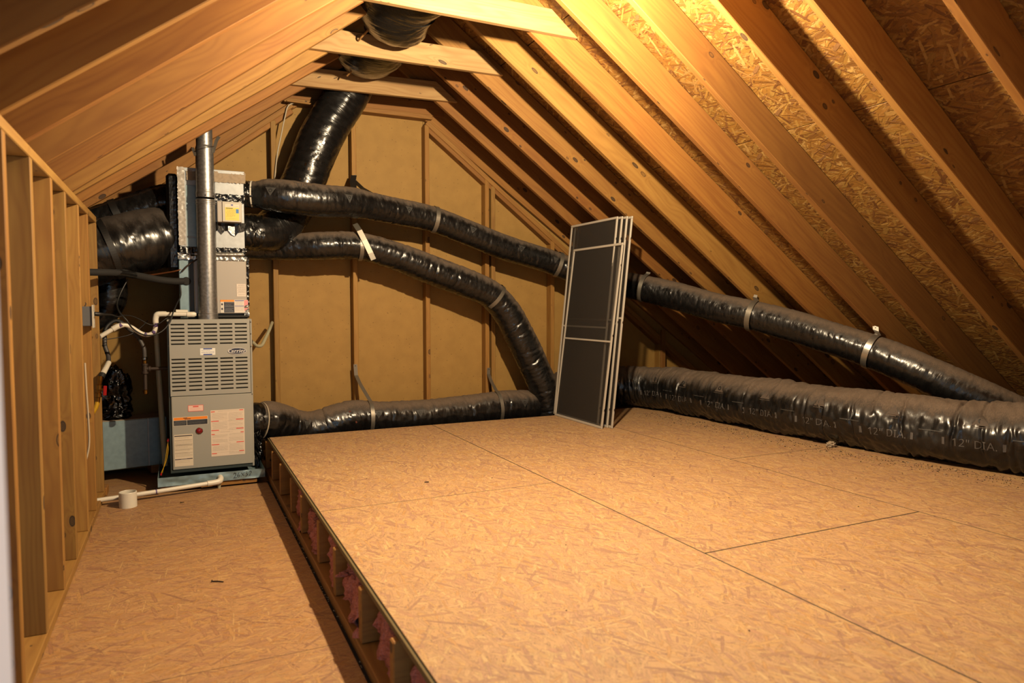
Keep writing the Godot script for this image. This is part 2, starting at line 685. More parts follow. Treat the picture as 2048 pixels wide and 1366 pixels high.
# Black duct plastic, dusty on top (v = 0.5). Returns [colour, roughness].
func plastic_texture(sd: int, dust: Color, amount: float) -> Array:
	var w := 768
	var h := 384
	var f := FastNoiseLite.new()
	f.seed = sd
	f.frequency = 0.018
	f.fractal_octaves = 5
	var a := f.get_seamless_image(w, h, false, false, 0.15).get_data()
	f.seed = sd + 3
	f.frequency = 0.16
	f.fractal_octaves = 2
	var b := f.get_seamless_image(w, h, false, false, 0.15).get_data()
	var col := PackedByteArray()
	var rou := PackedByteArray()
	col.resize(w * h * 3)
	rou.resize(w * h * 3)
	for y in h:
		var up := cos((float(y) / h - 0.5) * TAU)
		for x in w:
			var p := y * w + x
			var n := a[p] / 255.0 - 0.5
			var m := b[p] / 255.0 - 0.5
			var d := smoothstep(0.22, 0.88, up + n * 0.24 + m * 0.08) * amount
			var q := p * 3
			var k := d * (1.0 + m * 0.35)
			var base := 0.10 + 0.04 * n
			col[q] = int(clampf(lerpf(base, dust.r, k), 0, 1) * 255)
			col[q + 1] = int(clampf(lerpf(base * 0.97, dust.g, k), 0, 1) * 255)
			col[q + 2] = int(clampf(lerpf(base * 0.97, dust.b, k), 0, 1) * 255)
			var ro := int(clampf(lerpf(0.27 + 0.16 * n, 0.85, smoothstep(0.1, 0.7, d)), 0, 1) * 255)
			rou[q] = ro
			rou[q + 1] = ro
			rou[q + 2] = ro
	return [bytes_image(w, h, col), bytes_image(w, h, rou)]

func noise_texture(sd: int, freq: float, oct: int, size := 512) -> ImageTexture:
	var f := FastNoiseLite.new()
	f.seed = sd
	f.frequency = freq
	f.fractal_octaves = oct
	return ImageTexture.create_from_image(f.get_seamless_image(size, size, false, false, 0.12))

# Mottled colour between two tones, with specks.
func mottle_texture(sd: int, a: Color, b: Color, speck: Color, specks: int, freq := 0.02) -> ImageTexture:
	var f := FastNoiseLite.new()
	f.seed = sd
	f.frequency = freq
	f.fractal_octaves = 5
	var w := 512
	var d := f.get_seamless_image(w, w, false, false, 0.12).get_data()
	f.seed = sd + 2
	f.frequency = 0.35
	f.fractal_octaves = 2
	var e := f.get_seamless_image(w, w, false, false, 0.12).get_data()
	var out := PackedByteArray()
	out.resize(w * w * 3)
	for p in w * w:
		var k := clampf(d[p] / 255.0 + (e[p] / 255.0 - 0.5) * 0.7, 0.0, 1.0)
		out[p * 3] = int(lerpf(a.r, b.r, k) * 255)
		out[p * 3 + 1] = int(lerpf(a.g, b.g, k) * 255)
		out[p * 3 + 2] = int(lerpf(a.b, b.b, k) * 255)
	var im := Image.create_from_data(w, w, false, Image.FORMAT_RGB8, out)
	var r := RandomNumberGenerator.new()
	r.seed = sd
	for k in specks:
		im.fill_rect(Rect2i(r.randi() % w, r.randi() % w, r.randi_range(1, 3), r.randi_range(1, 2)), speck)
	return ImageTexture.create_from_image(im)

func make_materials() -> void:
	# boards and strand board
	for k in [["pine", 3, Color(0.80, 0.65, 0.42), Color(0.66, 0.48, 0.27), 20], ["fir", 5, Color(0.79, 0.65, 0.43), Color(0.66, 0.50, 0.29), 14]]:
		var tex := lumber_texture(k[1], k[2], k[3], k[4])
		var m := mat(k[0], Color.WHITE, 0.72)
		m.albedo_texture = tex
		m.heightmap_enabled = true
		m.heightmap_texture = tex
		m.heightmap_scale = 0.06
		M[k[0] + "_amber"] = m.duplicate()
		M[k[0] + "_amber"].albedo_color = dim(Color(0.90, 0.785, 0.535))
		for t in 5:
			var v: StandardMaterial3D = m.duplicate()
			v.albedo_color = dim(Color(0.90, 0.785, 0.535).lerp([Color(0.98, 0.90, 0.66), Color(0.80, 0.66, 0.40), Color(0.92, 0.77, 0.50), Color(0.88, 0.80, 0.58), Color(0.84, 0.70, 0.46)][t], 0.75))
			M[k[0] + "_rafter_%d" % t] = v
			var w: StandardMaterial3D = m.duplicate()
			w.albedo_color = dim(Color(0.90, 0.84, 0.60).lerp([Color(0.96, 0.90, 0.66), Color(0.82, 0.76, 0.50), Color(0.92, 0.83, 0.58), Color(0.86, 0.82, 0.62), Color(0.90, 0.80, 0.52)][t], 0.7))
			M[k[0] + "_stud_%d" % t] = w
		M[k[0] + "_pale"] = m.duplicate()
		M[k[0] + "_pale"].albedo_color = dim(Color(1.0, 0.98, 0.94))
	var tan_tones := [Color(0.79, 0.645, 0.465), Color(0.81, 0.66, 0.45), Color(0.76, 0.61, 0.455), Color(0.83, 0.70, 0.50), Color(0.73, 0.57, 0.44), Color(0.78, 0.61, 0.40), Color(0.77, 0.625, 0.465), Color(0.69, 0.535, 0.425)]
	var fl := strand_board(21, tan_tones, 7600, 0.75, 0.055, 0.85)
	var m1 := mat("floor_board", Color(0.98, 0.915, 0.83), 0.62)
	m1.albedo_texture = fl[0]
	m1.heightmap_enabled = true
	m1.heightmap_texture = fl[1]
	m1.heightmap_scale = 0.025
	# back sheets paler with dust, front oranger: light falloff and bounce painted in
	M["floor_board_dusty_lit"] = m1.duplicate()
	M["floor_board_dusty_lit"].albedo_color = dim(Color(1.05, 1.02, 0.98))
	M["floor_board_dusty_lit"].roughness = 0.72
	var rf := strand_board(33, [Color(0.60, 0.42, 0.165), Color(0.65, 0.475, 0.20), Color(0.54, 0.355, 0.13), Color(0.71, 0.545, 0.26), Color(0.46, 0.28, 0.105), Color(0.61, 0.415, 0.155)], 5200, 0.75, 0.13, 1.0)
	var m2 := mat("roof_board", Color.WHITE, 0.55)
	m2.albedo_texture = rf[0]
	m2.heightmap_enabled = true
	m2.heightmap_texture = rf[1]
	m2.heightmap_scale = 0.28
	var edge := mat("board_edge", Color(0.62, 0.54, 0.36), 0.9)
	edge.albedo_texture = mottle_texture(4, Color(1, 0.98, 0.9), Color(0.6, 0.56, 0.45), Color(0.25, 0.2, 0.12), 900, 0.08)
	edge.uv1_triplanar = true
	edge.uv1_scale = Vector3(6, 6, 6)
	mat("green_edge", Color(0.20, 0.21, 0.12), 0.9)
	mat("joint_dark", Color(0.13, 0.12, 0.075), 0.95)
	# gable sheathing: brown fibre board
	var sh := mat("sheathing", Color(0.745, 0.575, 0.285), 0.75)
	sh.albedo_texture = mottle_texture(8, Color(1, 1, 1), Color(0.93, 0.925, 0.90), Color(0.45, 0.36, 0.22), 160, 0.012)
	sh.uv1_triplanar = true
	sh.uv1_world_triplanar = true
	sh.uv1_scale = Vector3(1.1, 1.1, 1.1)
	mat("drywall", Color(0.80, 0.79, 0.80), 0.85)
	mat("door_paint", Color(0.98, 1.0, 1.08), 0.45)
	mat("black_metal", Color(0.06, 0.06, 0.065), 0.4)
	mat("brass", Color(0.62, 0.44, 0.20), 0.35, 1.0)
	mat("iron", Color(0.27, 0.21, 0.17), 0.6, 0.3)
	mat("copper", Color(0.55, 0.33, 0.17), 0.4, 0.7)
	# metals
	var galv := mat("galvanized", Color(0.80, 0.79, 0.78), 0.36, 0.85)
	galv.albedo_texture = mottle_texture(14, Color(1, 1, 1), Color(0.70, 0.70, 0.70), Color(0.9, 0.9, 0.9), 300, 0.03)
	galv.roughness = 0.40
	galv.uv1_triplanar = true
	galv.uv1_scale = Vector3(3, 3, 3)
	var sheet := mat("sheet_metal", Color(0.86, 0.88, 0.89), 0.5, 0.3)
	sheet.albedo_texture = mottle_texture(17, Color(1, 1, 1), Color(0.90, 0.90, 0.90), Color(0.75, 0.75, 0.75), 40, 0.02)
	sheet.uv1_triplanar = true
	sheet.uv1_scale = Vector3(2, 2, 2)
	var blue := mat("sheet_cool_lit", Color(0.66, 0.77, 0.80), 0.42, 0.3)  # blue tint puts the cool doorway light into the colour
	blue.albedo_texture = sheet.albedo_texture
	blue.uv1_triplanar = true
	blue.uv1_scale = Vector3(2, 2, 2)
	var foil := mat("foil_tape", Color(0.78, 0.77, 0.74), 0.34, 0.85)
	foil.heightmap_enabled = true
	foil.heightmap_texture = noise_texture(16, 0.05, 4, 256)
	foil.heightmap_scale = 0.12
	foil.uv1_triplanar = true
	foil.uv1_scale = Vector3(3, 3, 3)
	mat("strap_metal", Color(0.62, 0.59, 0.54), 0.42, 0.7)
	mat("strap_black", Color(0.12, 0.11, 0.10), 0.5)
	mat("paint_grey", Color(0.71, 0.70, 0.655), 0.42)
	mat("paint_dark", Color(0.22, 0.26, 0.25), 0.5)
	mat("slot_black", Color(0.025, 0.025, 0.025), 0.9)
	mat("coil_paint", Color(0.78, 0.745, 0.70), 0.38)
	var bt := mat("black_tape", Color(0.055, 0.052, 0.05), 0.3)
	bt.heightmap_enabled = true
	bt.heightmap_texture = foil.heightmap_texture
	bt.heightmap_scale = 0.16
	bt.uv1_triplanar = true
	bt.uv1_scale = Vector3(2.2, 2.2, 2.2)
	# plastics
	mat("pvc", Color(1.0, 0.97, 0.90), 0.38)
	mat("pvc_old", Color(0.74, 0.72, 0.60), 0.5)
	mat("primer", Color(0.42, 0.33, 0.55), 0.5)
	mat("rubber", Color(0.055, 0.053, 0.05), 0.62)
	mat("foam_black", Color(0.10, 0.09, 0.085), 0.85)
	mat("hose_grey", Color(0.30, 0.28, 0.27), 0.55)
	mat("cable_white", Color(0.82, 0.76, 0.66), 0.5)
	mat("cable_tan", Color(0.70, 0.52, 0.30), 0.55)
	mat("wire_black", Color(0.05, 0.045, 0.04), 0.5)
	mat("wire_yellow", Color(0.85, 0.66, 0.05), 0.45)
	mat("red_plastic", Color(0.72, 0.06, 0.05), 0.4)
	mat("box_grey", Color(0.42, 0.42, 0.43), 0.6)
	mat("plate_white", Color(0.86, 0.83, 0.76), 0.4)
	mat("navy", Color(0.05, 0.06, 0.20), 0.35)
	mat("white_ink", Color(1.0, 0.98, 0.96), 0.5)
	mat("duct_ink", Color(0.36, 0.34, 0.33), 0.6)
	mat("ink", Color(0.05, 0.05, 0.06), 0.6)
	mat("screen_frame", Color(0.83, 0.79, 0.73), 0.4, 0.1)
	var sc := mat("screen_mesh", Color(0.24, 0.215, 0.195, 0.42), 0.7)
	sc.transparency = BaseMaterial3D.TRANSPARENCY_ALPHA
	mat("clear_red", Color(0.55, 0.10, 0.12), 0.12)
	mat("chrome", Color(0.75, 0.73, 0.70), 0.2, 1.0)
	var pk := mat("pink_wool", Color(1.0, 0.66, 0.60), 0.95)
	pk.heightmap_enabled = true
	pk.heightmap_texture = noise_texture(19, 0.06, 5, 256)
	pk.heightmap_scale = 2.0
	pk.uv1_triplanar = true
	pk.uv1_scale = Vector3(5, 5, 5)
	pk.albedo_texture = mottle_texture(23, Color(1, 1, 1), Color(0.72, 0.62, 0.62), Color(0.5, 0.35, 0.35), 100, 0.05)
	mat("wool_brown", Color(0.42, 0.20, 0.12), 0.9)
	mat("strap_bright", Color(0.80, 0.78, 0.74), 0.3, 0.85)
	mat("duct_ink_faint", Color(0.36, 0.31, 0.27), 0.8)
	mat("dust_fluff", Color(0.72, 0.64, 0.54), 0.95)
	mat("crumb_dark", Color(0.16, 0.12, 0.09), 0.9)
	mat("crumb_pale", Color(0.80, 0.72, 0.60), 0.9)
	mat("porcelain", Color(0.88, 0.86, 0.82), 0.3)
	# duct plastic
	var bf := FastNoiseLite.new()
	bf.seed = 41
	bf.frequency = 0.045
	bf.fractal_octaves = 5
	var bi := bf.get_seamless_image(512, 128, false, false, 0.15)
	bi.resize(512, 512, Image.INTERPOLATE_CUBIC)
	var bump := ImageTexture.create_from_image(bi)
	for k in [["duct_dusty", 51, Color(0.455, 0.385, 0.32), 1.0], ["duct_soft", 57, Color(0.44, 0.37, 0.31), 0.55], ["duct_clean", 61, Color(0.3, 0.27, 0.24), 0.06]]:
		var pt := plastic_texture(k[1], k[2], k[3])
		var d := mat(k[0], Color.WHITE, 1.0)
		d.albedo_texture = pt[0]
		d.roughness_texture = pt[1]
		d.roughness_texture_channel = BaseMaterial3D.TEXTURE_CHANNEL_RED
		d.heightmap_enabled = true
		d.heightmap_texture = bump
		d.heightmap_scale = 0.15
		d.uv1_scale = Vector3(1, 1, 1)
	var bag := mat("bag_plastic", Color(0.035, 0.035, 0.04), 0.2)
	bag.heightmap_enabled = true
	bag.heightmap_texture = bump
	bag.heightmap_scale = 0.3

# Printed paper: rows of small print that nobody could read, bars and headings. Drawn on an Image, w x h pixels.
func print_paper(w: int, h: int, paper: Color, sd: int) -> Image:
	var im := Image.create_empty(w, h, false, Image.FORMAT_RGB8)
	im.fill(paper)
	return im

func print_rows(im: Image, x0: int, y0: int, x1: int, y1: int, pitch: int, ink: Color, sd: int) -> void:
	var r := RandomNumberGenerator.new()
	r.seed = sd
	var y := y0
	while y + 2 < y1:
		if r.randf() < 0.12:
			y += pitch
			continue
		var x := x0 + (6 if r.randf() < 0.3 else 0)
		var stop := x1 - (r.randi() % maxi(1, (x1 - x0) / 3) if r.randf() < 0.4 else 0)
		while x < stop:
			var l := r.randi_range(3, 11)
			im.fill_rect(Rect2i(x, y, mini(l, x1 - x), maxi(1, pitch / 3)), ink)
			x += l + 2
		y += pitch

func paper_material(called: String, im: Image) -> StandardMaterial3D:
	var m := mat(called, Color.WHITE, 0.55)
	m.albedo_color = Color(0.90, 0.90, 0.90)
	m.albedo_texture = ImageTexture.create_from_image(im)
	return m

# A sheet of paper on a plane facing +z (thin box; its face carries the print).
func sticker(parent: Node3D, called: String, x0: float, y0: float, x1: float, y1: float, z: float, m: Material, label := "") -> void:
	var g := Geo.new()
	var t := 0.0012
	g.quad(Vector3(x0, y1, z + t), Vector3(x1, y1, z + t), Vector3(x1, y0, z + t), Vector3(x0, y0, z + t), Vector3.BACK, Vector2(0, 0), Vector2(1, 0), Vector2(1, 1), Vector2(0, 1))
	g.quad(Vector3(x0, y1, z), Vector3(x1, y1, z), Vector3(x1, y0, z), Vector3(x0, y0, z), Vector3.FORWARD)
	g.quad(Vector3(x0, y1, z), Vector3(x1, y1, z), Vector3(x1, y1, z + t), Vector3(x0, y1, z + t), Vector3.UP)
	g.quad(Vector3(x0, y0, z), Vector3(x1, y0, z), Vector3(x1, y0, z + t), Vector3(x0, y0, z + t), Vector3.DOWN)
	g.quad(Vector3(x0, y0, z), Vector3(x0, y1, z), Vector3(x0, y1, z + t), Vector3(x0, y0, z + t), Vector3.LEFT)
	g.quad(Vector3(x1, y0, z), Vector3(x1, y1, z), Vector3(x1, y1, z + t), Vector3(x1, y0, z + t), Vector3.RIGHT)
	part(parent, called, g.mesh(), m, label)

# ---------------------------------------------------------------- the shell

# A convex polygon in x, y (any order round) between z0 and z1.
func prism(poly: Array, z0: float, z1: float, us := 0.41) -> ArrayMesh:
	var g := Geo.new()
	var c := Vector2.ZERO
	for p in poly:
		c += p / poly.size()
	var n := poly.size()
	for k in n:
		var a: Vector2 = poly[k]
		var b: Vector2 = poly[(k + 1) % n]
		for z in [z0, z1]:
			g.tri(Vector3(c.x, c.y, z), Vector3(a.x, a.y, z), Vector3(b.x, b.y, z), Vector3(0, 0, 1 if z == z1 else -1), c * us, a * us, b * us)
		var out := (a + b) * 0.5 - c
		g.quad(Vector3(a.x, a.y, z0), Vector3(b.x, b.y, z0), Vector3(b.x, b.y, z1), Vector3(a.x, a.y, z1), Vector3(out.x, out.y, 0), Vector2(0, 0), Vector2(1, 0), Vector2(1, 0.1), Vector2(0, 0.1))
	return g.mesh()

# The inner faces of the roof boards.
func roof_right(x: float) -> float:
	return 4.30 - 0.71 * x

func roof_left(x: float) -> float:
	return 2.335 + 0.735 * x

const RIDGE_X := 1.36

func build_floor() -> void:
	var f := structure("floor", "lower floor of tan strand board between the stud wall and the raised deck", "floor")
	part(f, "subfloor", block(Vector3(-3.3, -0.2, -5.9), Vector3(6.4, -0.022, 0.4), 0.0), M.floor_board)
	for s in [[-0.56, 0.500, -2.392, -4.83], [-0.56, 0.500, 0.1, -2.389]]:
		var g := Geo.new()
		g.box(Transform3D(Basis.IDENTITY, Vector3((s[0] + s[1]) / 2, -0.009, (s[2] + s[3]) / 2)), Vector3(s[1] - s[0], 0.018, s[2] - s[3]), 0.0012, 0, 0.41, 0.82, Vector2(rng.randf(), rng.randf()))
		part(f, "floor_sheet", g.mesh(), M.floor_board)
	# the rounded left-over piece beside the furnace pan
	var pts := []
	for k in 9:
		var a := PI * k / 8.0
		pts.append(Vector2(-0.29 + 0.15 * cos(a), 4.80 + 0.17 * sin(a)))
	pts.append(Vector2(-0.44, 4.80))
	var g2 := Geo.new()
	for k in pts.size():
		var p: Vector2 = pts[k]
		var q: Vector2 = pts[(k + 1) % pts.size()]
		g2.tri(Vector3(-0.29, 0.0, -4.80), Vector3(p.x, 0.0, -p.y), Vector3(q.x, 0.0, -q.y), Vector3.UP, Vector2(0.2, 0.2), p * 0.4, q * 0.4)
		g2.quad(Vector3(p.x, 0.0, -p.y), Vector3(q.x, 0.0, -q.y), Vector3(q.x, -0.02, -q.y), Vector3(p.x, -0.02, -p.y), Vector3((p.x + q.x) / 2 + 0.29, 0, 4.80 - (p.y + q.y) / 2))
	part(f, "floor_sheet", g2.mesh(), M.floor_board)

const DECK_X := 0.547
const DECK_Y := 0.24

func build_deck() -> void:
	var d := structure("raised_deck", "raised deck of tan strand board sheets on timber joists", "platform", Vector3(2.8, 0, -2.6))
	var cols := [0.551, 1.7495, 1.7545, 2.9695, 2.9745, 4.19, 4.193, 5.45]
	var seams := [[0.1, -0.74, -0.743, -3.177, -3.181, -5.14], [0.1, -2.013, -2.019, -5.14], [0.1, -0.77, -0.773, -3.206, -3.211, -5.22], [0.1, -2.0, -2.003, -5.6]]
	for c in 4:
		for k in range(0, seams[c].size(), 2):
			var z1: float = seams[c][k]
			var z0: float = seams[c][k + 1]
			var g := Geo.new()
			var lift := 0.0
			g.box(Transform3D(Basis.IDENTITY, Vector3((cols[2 * c] + cols[2 * c + 1]) / 2, DECK_Y - 0.009 + lift, (z0 + z1) / 2)), Vector3(cols[2 * c + 1] - cols[2 * c], 0.018, z1 - z0), 0.0012, 2, 0.41, 0.82, Vector2(rng.randf(), rng.randf()))
			part(d, "deck_sheet", g.mesh(), M.floor_board if (c > 1 and k == 0) or c == 3 else M.floor_board_dusty_lit)
	for q in [[Vector3(1.752, 0, -2.52), Vector3(0.005, 0, 5.22)], [Vector3(2.972, 0, -2.54), Vector3(0.005, 0, 5.2)], [Vector3(1.15, 0, -3.179), Vector3(1.19, 0, 0.004)], [Vector3(2.36, 0, -2.016), Vector3(1.21, 0, 0.006)], [Vector3(3.58, 0, -3.2085), Vector3(1.21, 0, 0.005)]]:
		var hs: Vector3 = q[1] * 0.5 + Vector3(0, 0.006, 0)
		var cc: Vector3 = q[0] + Vector3(0, DECK_Y - 0.0063, 0)
		part(d, "joint_strip", block(cc - hs, cc + hs, 0.0), M.joint_dark, "dark joint between sheets")
	# the sawn edge along the low floor: pale core, dark seal above
	part(d, "edge_strip", block(Vector3(0.538, DECK_Y - 0.019, -5.135), Vector3(0.5455, DECK_Y - 0.001, 0.1), 0.001), M.board_edge, "pale sawn edge of the deck")
	part(d, "edge_seal", block(Vector3(0.5455, DECK_Y - 0.018, -5.135), Vector3(0.551, DECK_Y - 0.005, 0.1), 0.0), M.green_edge, "dark sealed joint along the edge")
	part(d, "sill_plate", block(Vector3(0.517, -0.02, -5.3), Vector3(0.80, 0.03, 0.1), 0.003, 2), M.pine_amber)
	part(d, "gap_shade_strip", block(Vector3(0.500, -0.02, -4.9), Vector3(0.516, -0.012, 0.1), 0.0), M.slot_black)  # black strip put in for the shade of the open floor gap
	for z in [-5.10, -4.73, -4.33, -3.94, -3.55, -3.10, -2.715, -2.285, -1.88, -1.48, -1.08, -0.68]:
		var x0 := 0.524 + rng.randf_range(-0.004, 0.006)
		part(d, "joist", board(Vector3(x0, 0.125, z - 0.019), Vector3(5.4, 0.125, z - 0.019), Vector3.UP, 0.186, 0.038, 0.004), M.pine_amber if rng.randf() < 0.6 else M.fir_amber)
	# the back rim of the deck
	part(d, "rim_board", board(Vector3(0.56, 0.125, -5.125), Vector3(2.96, 0.125, -5.125), Vector3.UP, 0.18, 0.03), M.pine_amber)
	var places := [["nearest the camera", -1.68, 0.175, 0.535], ["in the second bay from the near end", -2.08, 0.175, 0.540], ["third bay, torn and drooping over the sill", -2.50, 0.185, 0.528], ["tucked behind the notched joist", -2.91, 0.17, 0.538], ["fourth from the near end", -3.33, 0.19, 0.532], ["fifth from the near end", -3.74, 0.17, 0.534]]
	for k in places.size():
		var p: Array = places[k]
		var o := thing("insulation_batt", "pink fibreglass insulation showing between the deck joists, " + p[0], "insulation", Vector3(0.7, 0.03, p[1]), "pink batts between the joists")
		part(o, "wool", batt(p[3], p[1], p[2], 0.205 if k != 4 else 0.17, k), M.pink_wool)
		if k == 2:
			for j in 9:
				var c := Vector3(0.575 + rng.randf_range(-0.02, 0.05), 0.165 + rng.randf_range(-0.02, 0.02), -2.60 + rng.randf_range(-0.03, 0.1))
				part(o, "torn_tuft", lump(c, Vector3(rng.randf_range(0.012, 0.035), rng.randf_range(0.006, 0.014), rng.randf_range(0.012, 0.03)), 2.0, 0.8, 0.5, 40.0 + j, 10, 14), M.pink_wool)

# A batt filling a joist bay: its torn front face at x, half width w about z.
func batt(x: float, z: float, w: float, top: float, k: int) -> ArrayMesh:
	var g := Geo.new()
	var P := []
	var us := PackedFloat32Array()
	var vs := PackedFloat32Array()
	for b in 27:
		vs.append(b / 26.0)
	for a in 31:
		us.append(a / 30.0)
		var row := PackedVector3Array()
		for b in 27:
			# from the sill up the torn face, then back along the top
			var f := vs[b]
			var zz := z + lerpf(-w, w, us[a])
			var n := noise.get_noise_3d(zz * 9.0 + k * 7.0, f * 3.0, 1.0) + 0.5 * noise.get_noise_3d(zz * 26.0, f * 9.0, k * 3.0)
			var lean := 0.035 * (1.0 - us[a])
			if f < 0.7:
				var e := f / 0.7
				row.append(Vector3(x + lean + 0.025 * n + 0.03 * pow(maxf(1.2 * e - 0.4, 0.0), 3.0), lerpf(0.031, top, e) + 0.004 * n, zz))
			else:
				row.append(Vector3(x + lean + 0.02 + lerpf(0.0, 0.5, (f - 0.7) / 0.3), minf(top + 0.004 * n, 0.214), zz))
		P.append(row)
	g.sheet(P, us, vs, false, -1.0)
	return g.mesh()

func build_gable() -> void:
	var w := structure("wall_back", "gable end wall of brown sheathing with exposed studs", "wall", Vector3(1.4, 0, -5.75))
	var zf := -5.752
	var cuts := [-3.2, -1.78, -0.545, 0.677, 1.897, 3.117, 4.337, 5.9]
	for k in cuts.size() - 1:
		var a: float = cuts[k] + 0.0015
		var b: float = cuts[k + 1] - 0.0015
		var poly := [Vector2(a, -0.1), Vector2(b, -0.1)]
		poly.append(Vector2(b, maxf(minf(roof_right(b), roof_left(b)), -0.09)))
		if a < RIDGE_X and b > RIDGE_X:
			poly.append(Vector2(RIDGE_X, roof_right(RIDGE_X)))
		poly.append(Vector2(a, maxf(minf(roof_right(a), roof_left(a)), -0.09)))
		part(w, "sheathing_panel", prism(poly, zf - 0.012, zf), M.sheathing)
	part(w, "gable_light_block", prism([Vector2(-3.2, -0.2), Vector2(6.3, -0.2), Vector2(6.3, -0.15), Vector2(RIDGE_X, roof_right(RIDGE_X) + 0.04), Vector2(-3.2, 0.03)], zf - 0.05, zf - 0.014), M.drywall)  # unseen backing added to keep sky light out of the panel gaps
	part(w, "sole_plate", block(Vector3(-3.0, 0.0, -5.75), Vector3(5.8, 0.038, -5.662), 0.003, 0), M.pine)
	# studs; each is cut under the raking plate
	for x in [-1.14, -0.53, 0.08, 0.678, 1.290, 1.902, 2.448, 2.506, 3.101, 3.72, 4.335]:
		var top := minf(minf(2.055 + 0.764 * x, 4.125 - 0.766 * x), 2.70)
		if x == 2.448:
			top += 0.02
		if top < 0.3:
			continue
		part(w, "stud", board(Vector3(x, 0.038, -5.706), Vector3(x, top, -5.706), Vector3.RIGHT, 0.038, 0.088, 0.003), M["pine_stud_%d" % (rng.randi() % 5)])
	# raking and level plates, two layers
	part(w, "raking_plate", board(Vector3(1.90, 2.690, -5.704), Vector3(4.9, 0.392, -5.704), Vector3.UP, 0.040, 0.092), M.pine_rafter_3)
	part(w, "raking_plate", board(Vector3(1.90, 2.648, -5.709), Vector3(4.9, 0.350, -5.709), Vector3.UP, 0.038, 0.080), M.fir_rafter_1)
	part(w, "raking_plate", board(Vector3(0.82, 2.705, -5.704), Vector3(-1.9, 0.627, -5.704), Vector3.UP, 0.040, 0.092), M.pine_rafter_3)
	part(w, "raking_plate", board(Vector3(0.82, 2.663, -5.709), Vector3(-1.9, 0.585, -5.709), Vector3.UP, 0.038, 0.080), M.fir_rafter_2)
	part(w, "level_plate", block(Vector3(0.76, 2.716, -5.75), Vector3(1.95, 2.752, -5.655), 0.003, 0), M.pine_rafter_3)
	part(w, "level_plate", block(Vector3(0.70, 2.752, -5.72), Vector3(2.06, 2.87, -5.682), 0.003, 0), M.pine_rafter_4)
	part(w, "splinter", board(Vector3(0.77, 2.712, -5.60), Vector3(0.955, 2.708, -5.60), Vector3.UP, 0.012, 0.03, 0.002), M.pine_rafter_3)
	part(w, "short_block", board(Vector3(4.345, 0.45, -5.65), Vector3(4.345, 0.92, -5.65), Vector3.BACK, 0.02, 0.05), M.fir_rafter_1)

func build_left_wall() -> void:
	var w := structure("wall_left", "left knee wall of pale exposed studs", "wall", Vector3(-0.48, 0, -2.4))
	part(w, "drywall_sheet", block(Vector3(-0.545, 0.0, -4.89), Vector3(-0.530, 1.70, 0.1), 0.0), M.drywall)
	part(w, "bottom_plate", block(Vector3(-0.526, 0.0, -4.885), Vector3(-0.436, 0.038, 0.1), 0.003, 2), M.fir_stud_2)
	part(w, "top_plate", block(Vector3(-0.526, 1.660, -4.885), Vector3(-0.436, 1.698, 0.1), 0.003, 2), M.fir_stud_0)
	for z in [-1.20, -1.60, -2.00, -2.41, -2.815, -3.23, -3.60, -4.035, -4.425, -4.85]:
		part(w, "stud", board(Vector3(-0.4805, 0.038, z - 0.019), Vector3(-0.4805, 1.66, z - 0.019), Vector3.BACK, 0.038, 0.089, 0.003), M["%s_stud_%d" % ["fir" if int(-z * 10) % 2 else "pine", int(-z * 10) % 5]])
	part(w, "end_block", block(Vector3(-0.47, 0.0, -5.02), Vector3(-0.425, 0.05, -4.90)), M.pine_amber)

func build_front_wall() -> void:
	var w := structure("wall_front", "painted wall with the doorway behind the viewer", "wall", Vector3(0.1, 0, 0.15))
	part(w, "wallboard", prism([Vector2(-3.2, -0.1), Vector2(-0.29, -0.1), Vector2(-0.29, roof_left(-0.29)), Vector2(-3.2, 0.0)], 0.1, 0.2), M.drywall)
	part(w, "wallboard", prism([Vector2(0.55, -0.1), Vector2(5.9, -0.1), Vector2(5.9, 0.1), Vector2(RIDGE_X, roof_right(RIDGE_X)), Vector2(0.55, roof_left(0.55))], 0.1, 0.2), M.drywall)
	part(w, "wallboard", prism([Vector2(-0.29, 1.80), Vector2(0.55, 1.80), Vector2(0.55, roof_left(0.55)), Vector2(-0.29, roof_left(-0.29))], 0.1, 0.2), M.drywall)
	var d := structure("door_1", "white door standing open at the left edge, close to the viewer", "door", Vector3(-0.26, 0, 0.08))
	var a := Vector3(-0.262, 0.89, 0.08)
	var b := Vector3(-0.156, 0.89, -0.82)
	var across := (b - a).cross(Vector3.UP).normalized()
	var g := Geo.new()
	g.box(frame_of(b - a, Vector3.UP, (a + b) / 2 - across * 0.018), Vector3((b - a).length(), 1.76, 0.036), 0.002, 0)
	part(d, "leaf", g.mesh(), M.door_paint)
	var l := Geo.new()
	l.box(frame_of(b - a, Vector3.UP, b - across * 0.010 + Vector3(0.0, 0.122, -0.006)), Vector3(0.014, 0.030, 0.014), 0.002)
	part(d, "latch_bolt", l.mesh(), M.black_metal, "black latch bolt")
	var q := Geo.new()
	q.box(frame_of(b - a, Vector3.UP, b - across * 0.018 + Vector3(0, 0.122, 0)), Vector3(0.003, 0.057, 0.025), 0.001)
	part(d, "latch_plate", q.mesh(), M.black_metal, "black latch plate")
	var o := b - (b - a).normalized() * 0.06 - across * 0.036 + Vector3(0, 0.122, 0)
	part(d, "knob", lathe([Vector2(0, 0), Vector2(0.03, 0), Vector2(0.03, 0.006), Vector2(0.012, 0.008), Vector2(0.012, 0.035), Vector2(0.026, 0.042), Vector2(0.028, 0.055), Vector2(0.018, 0.066), Vector2(0, 0.068)], o, -across), M.black_metal, "black round knob on the far face")

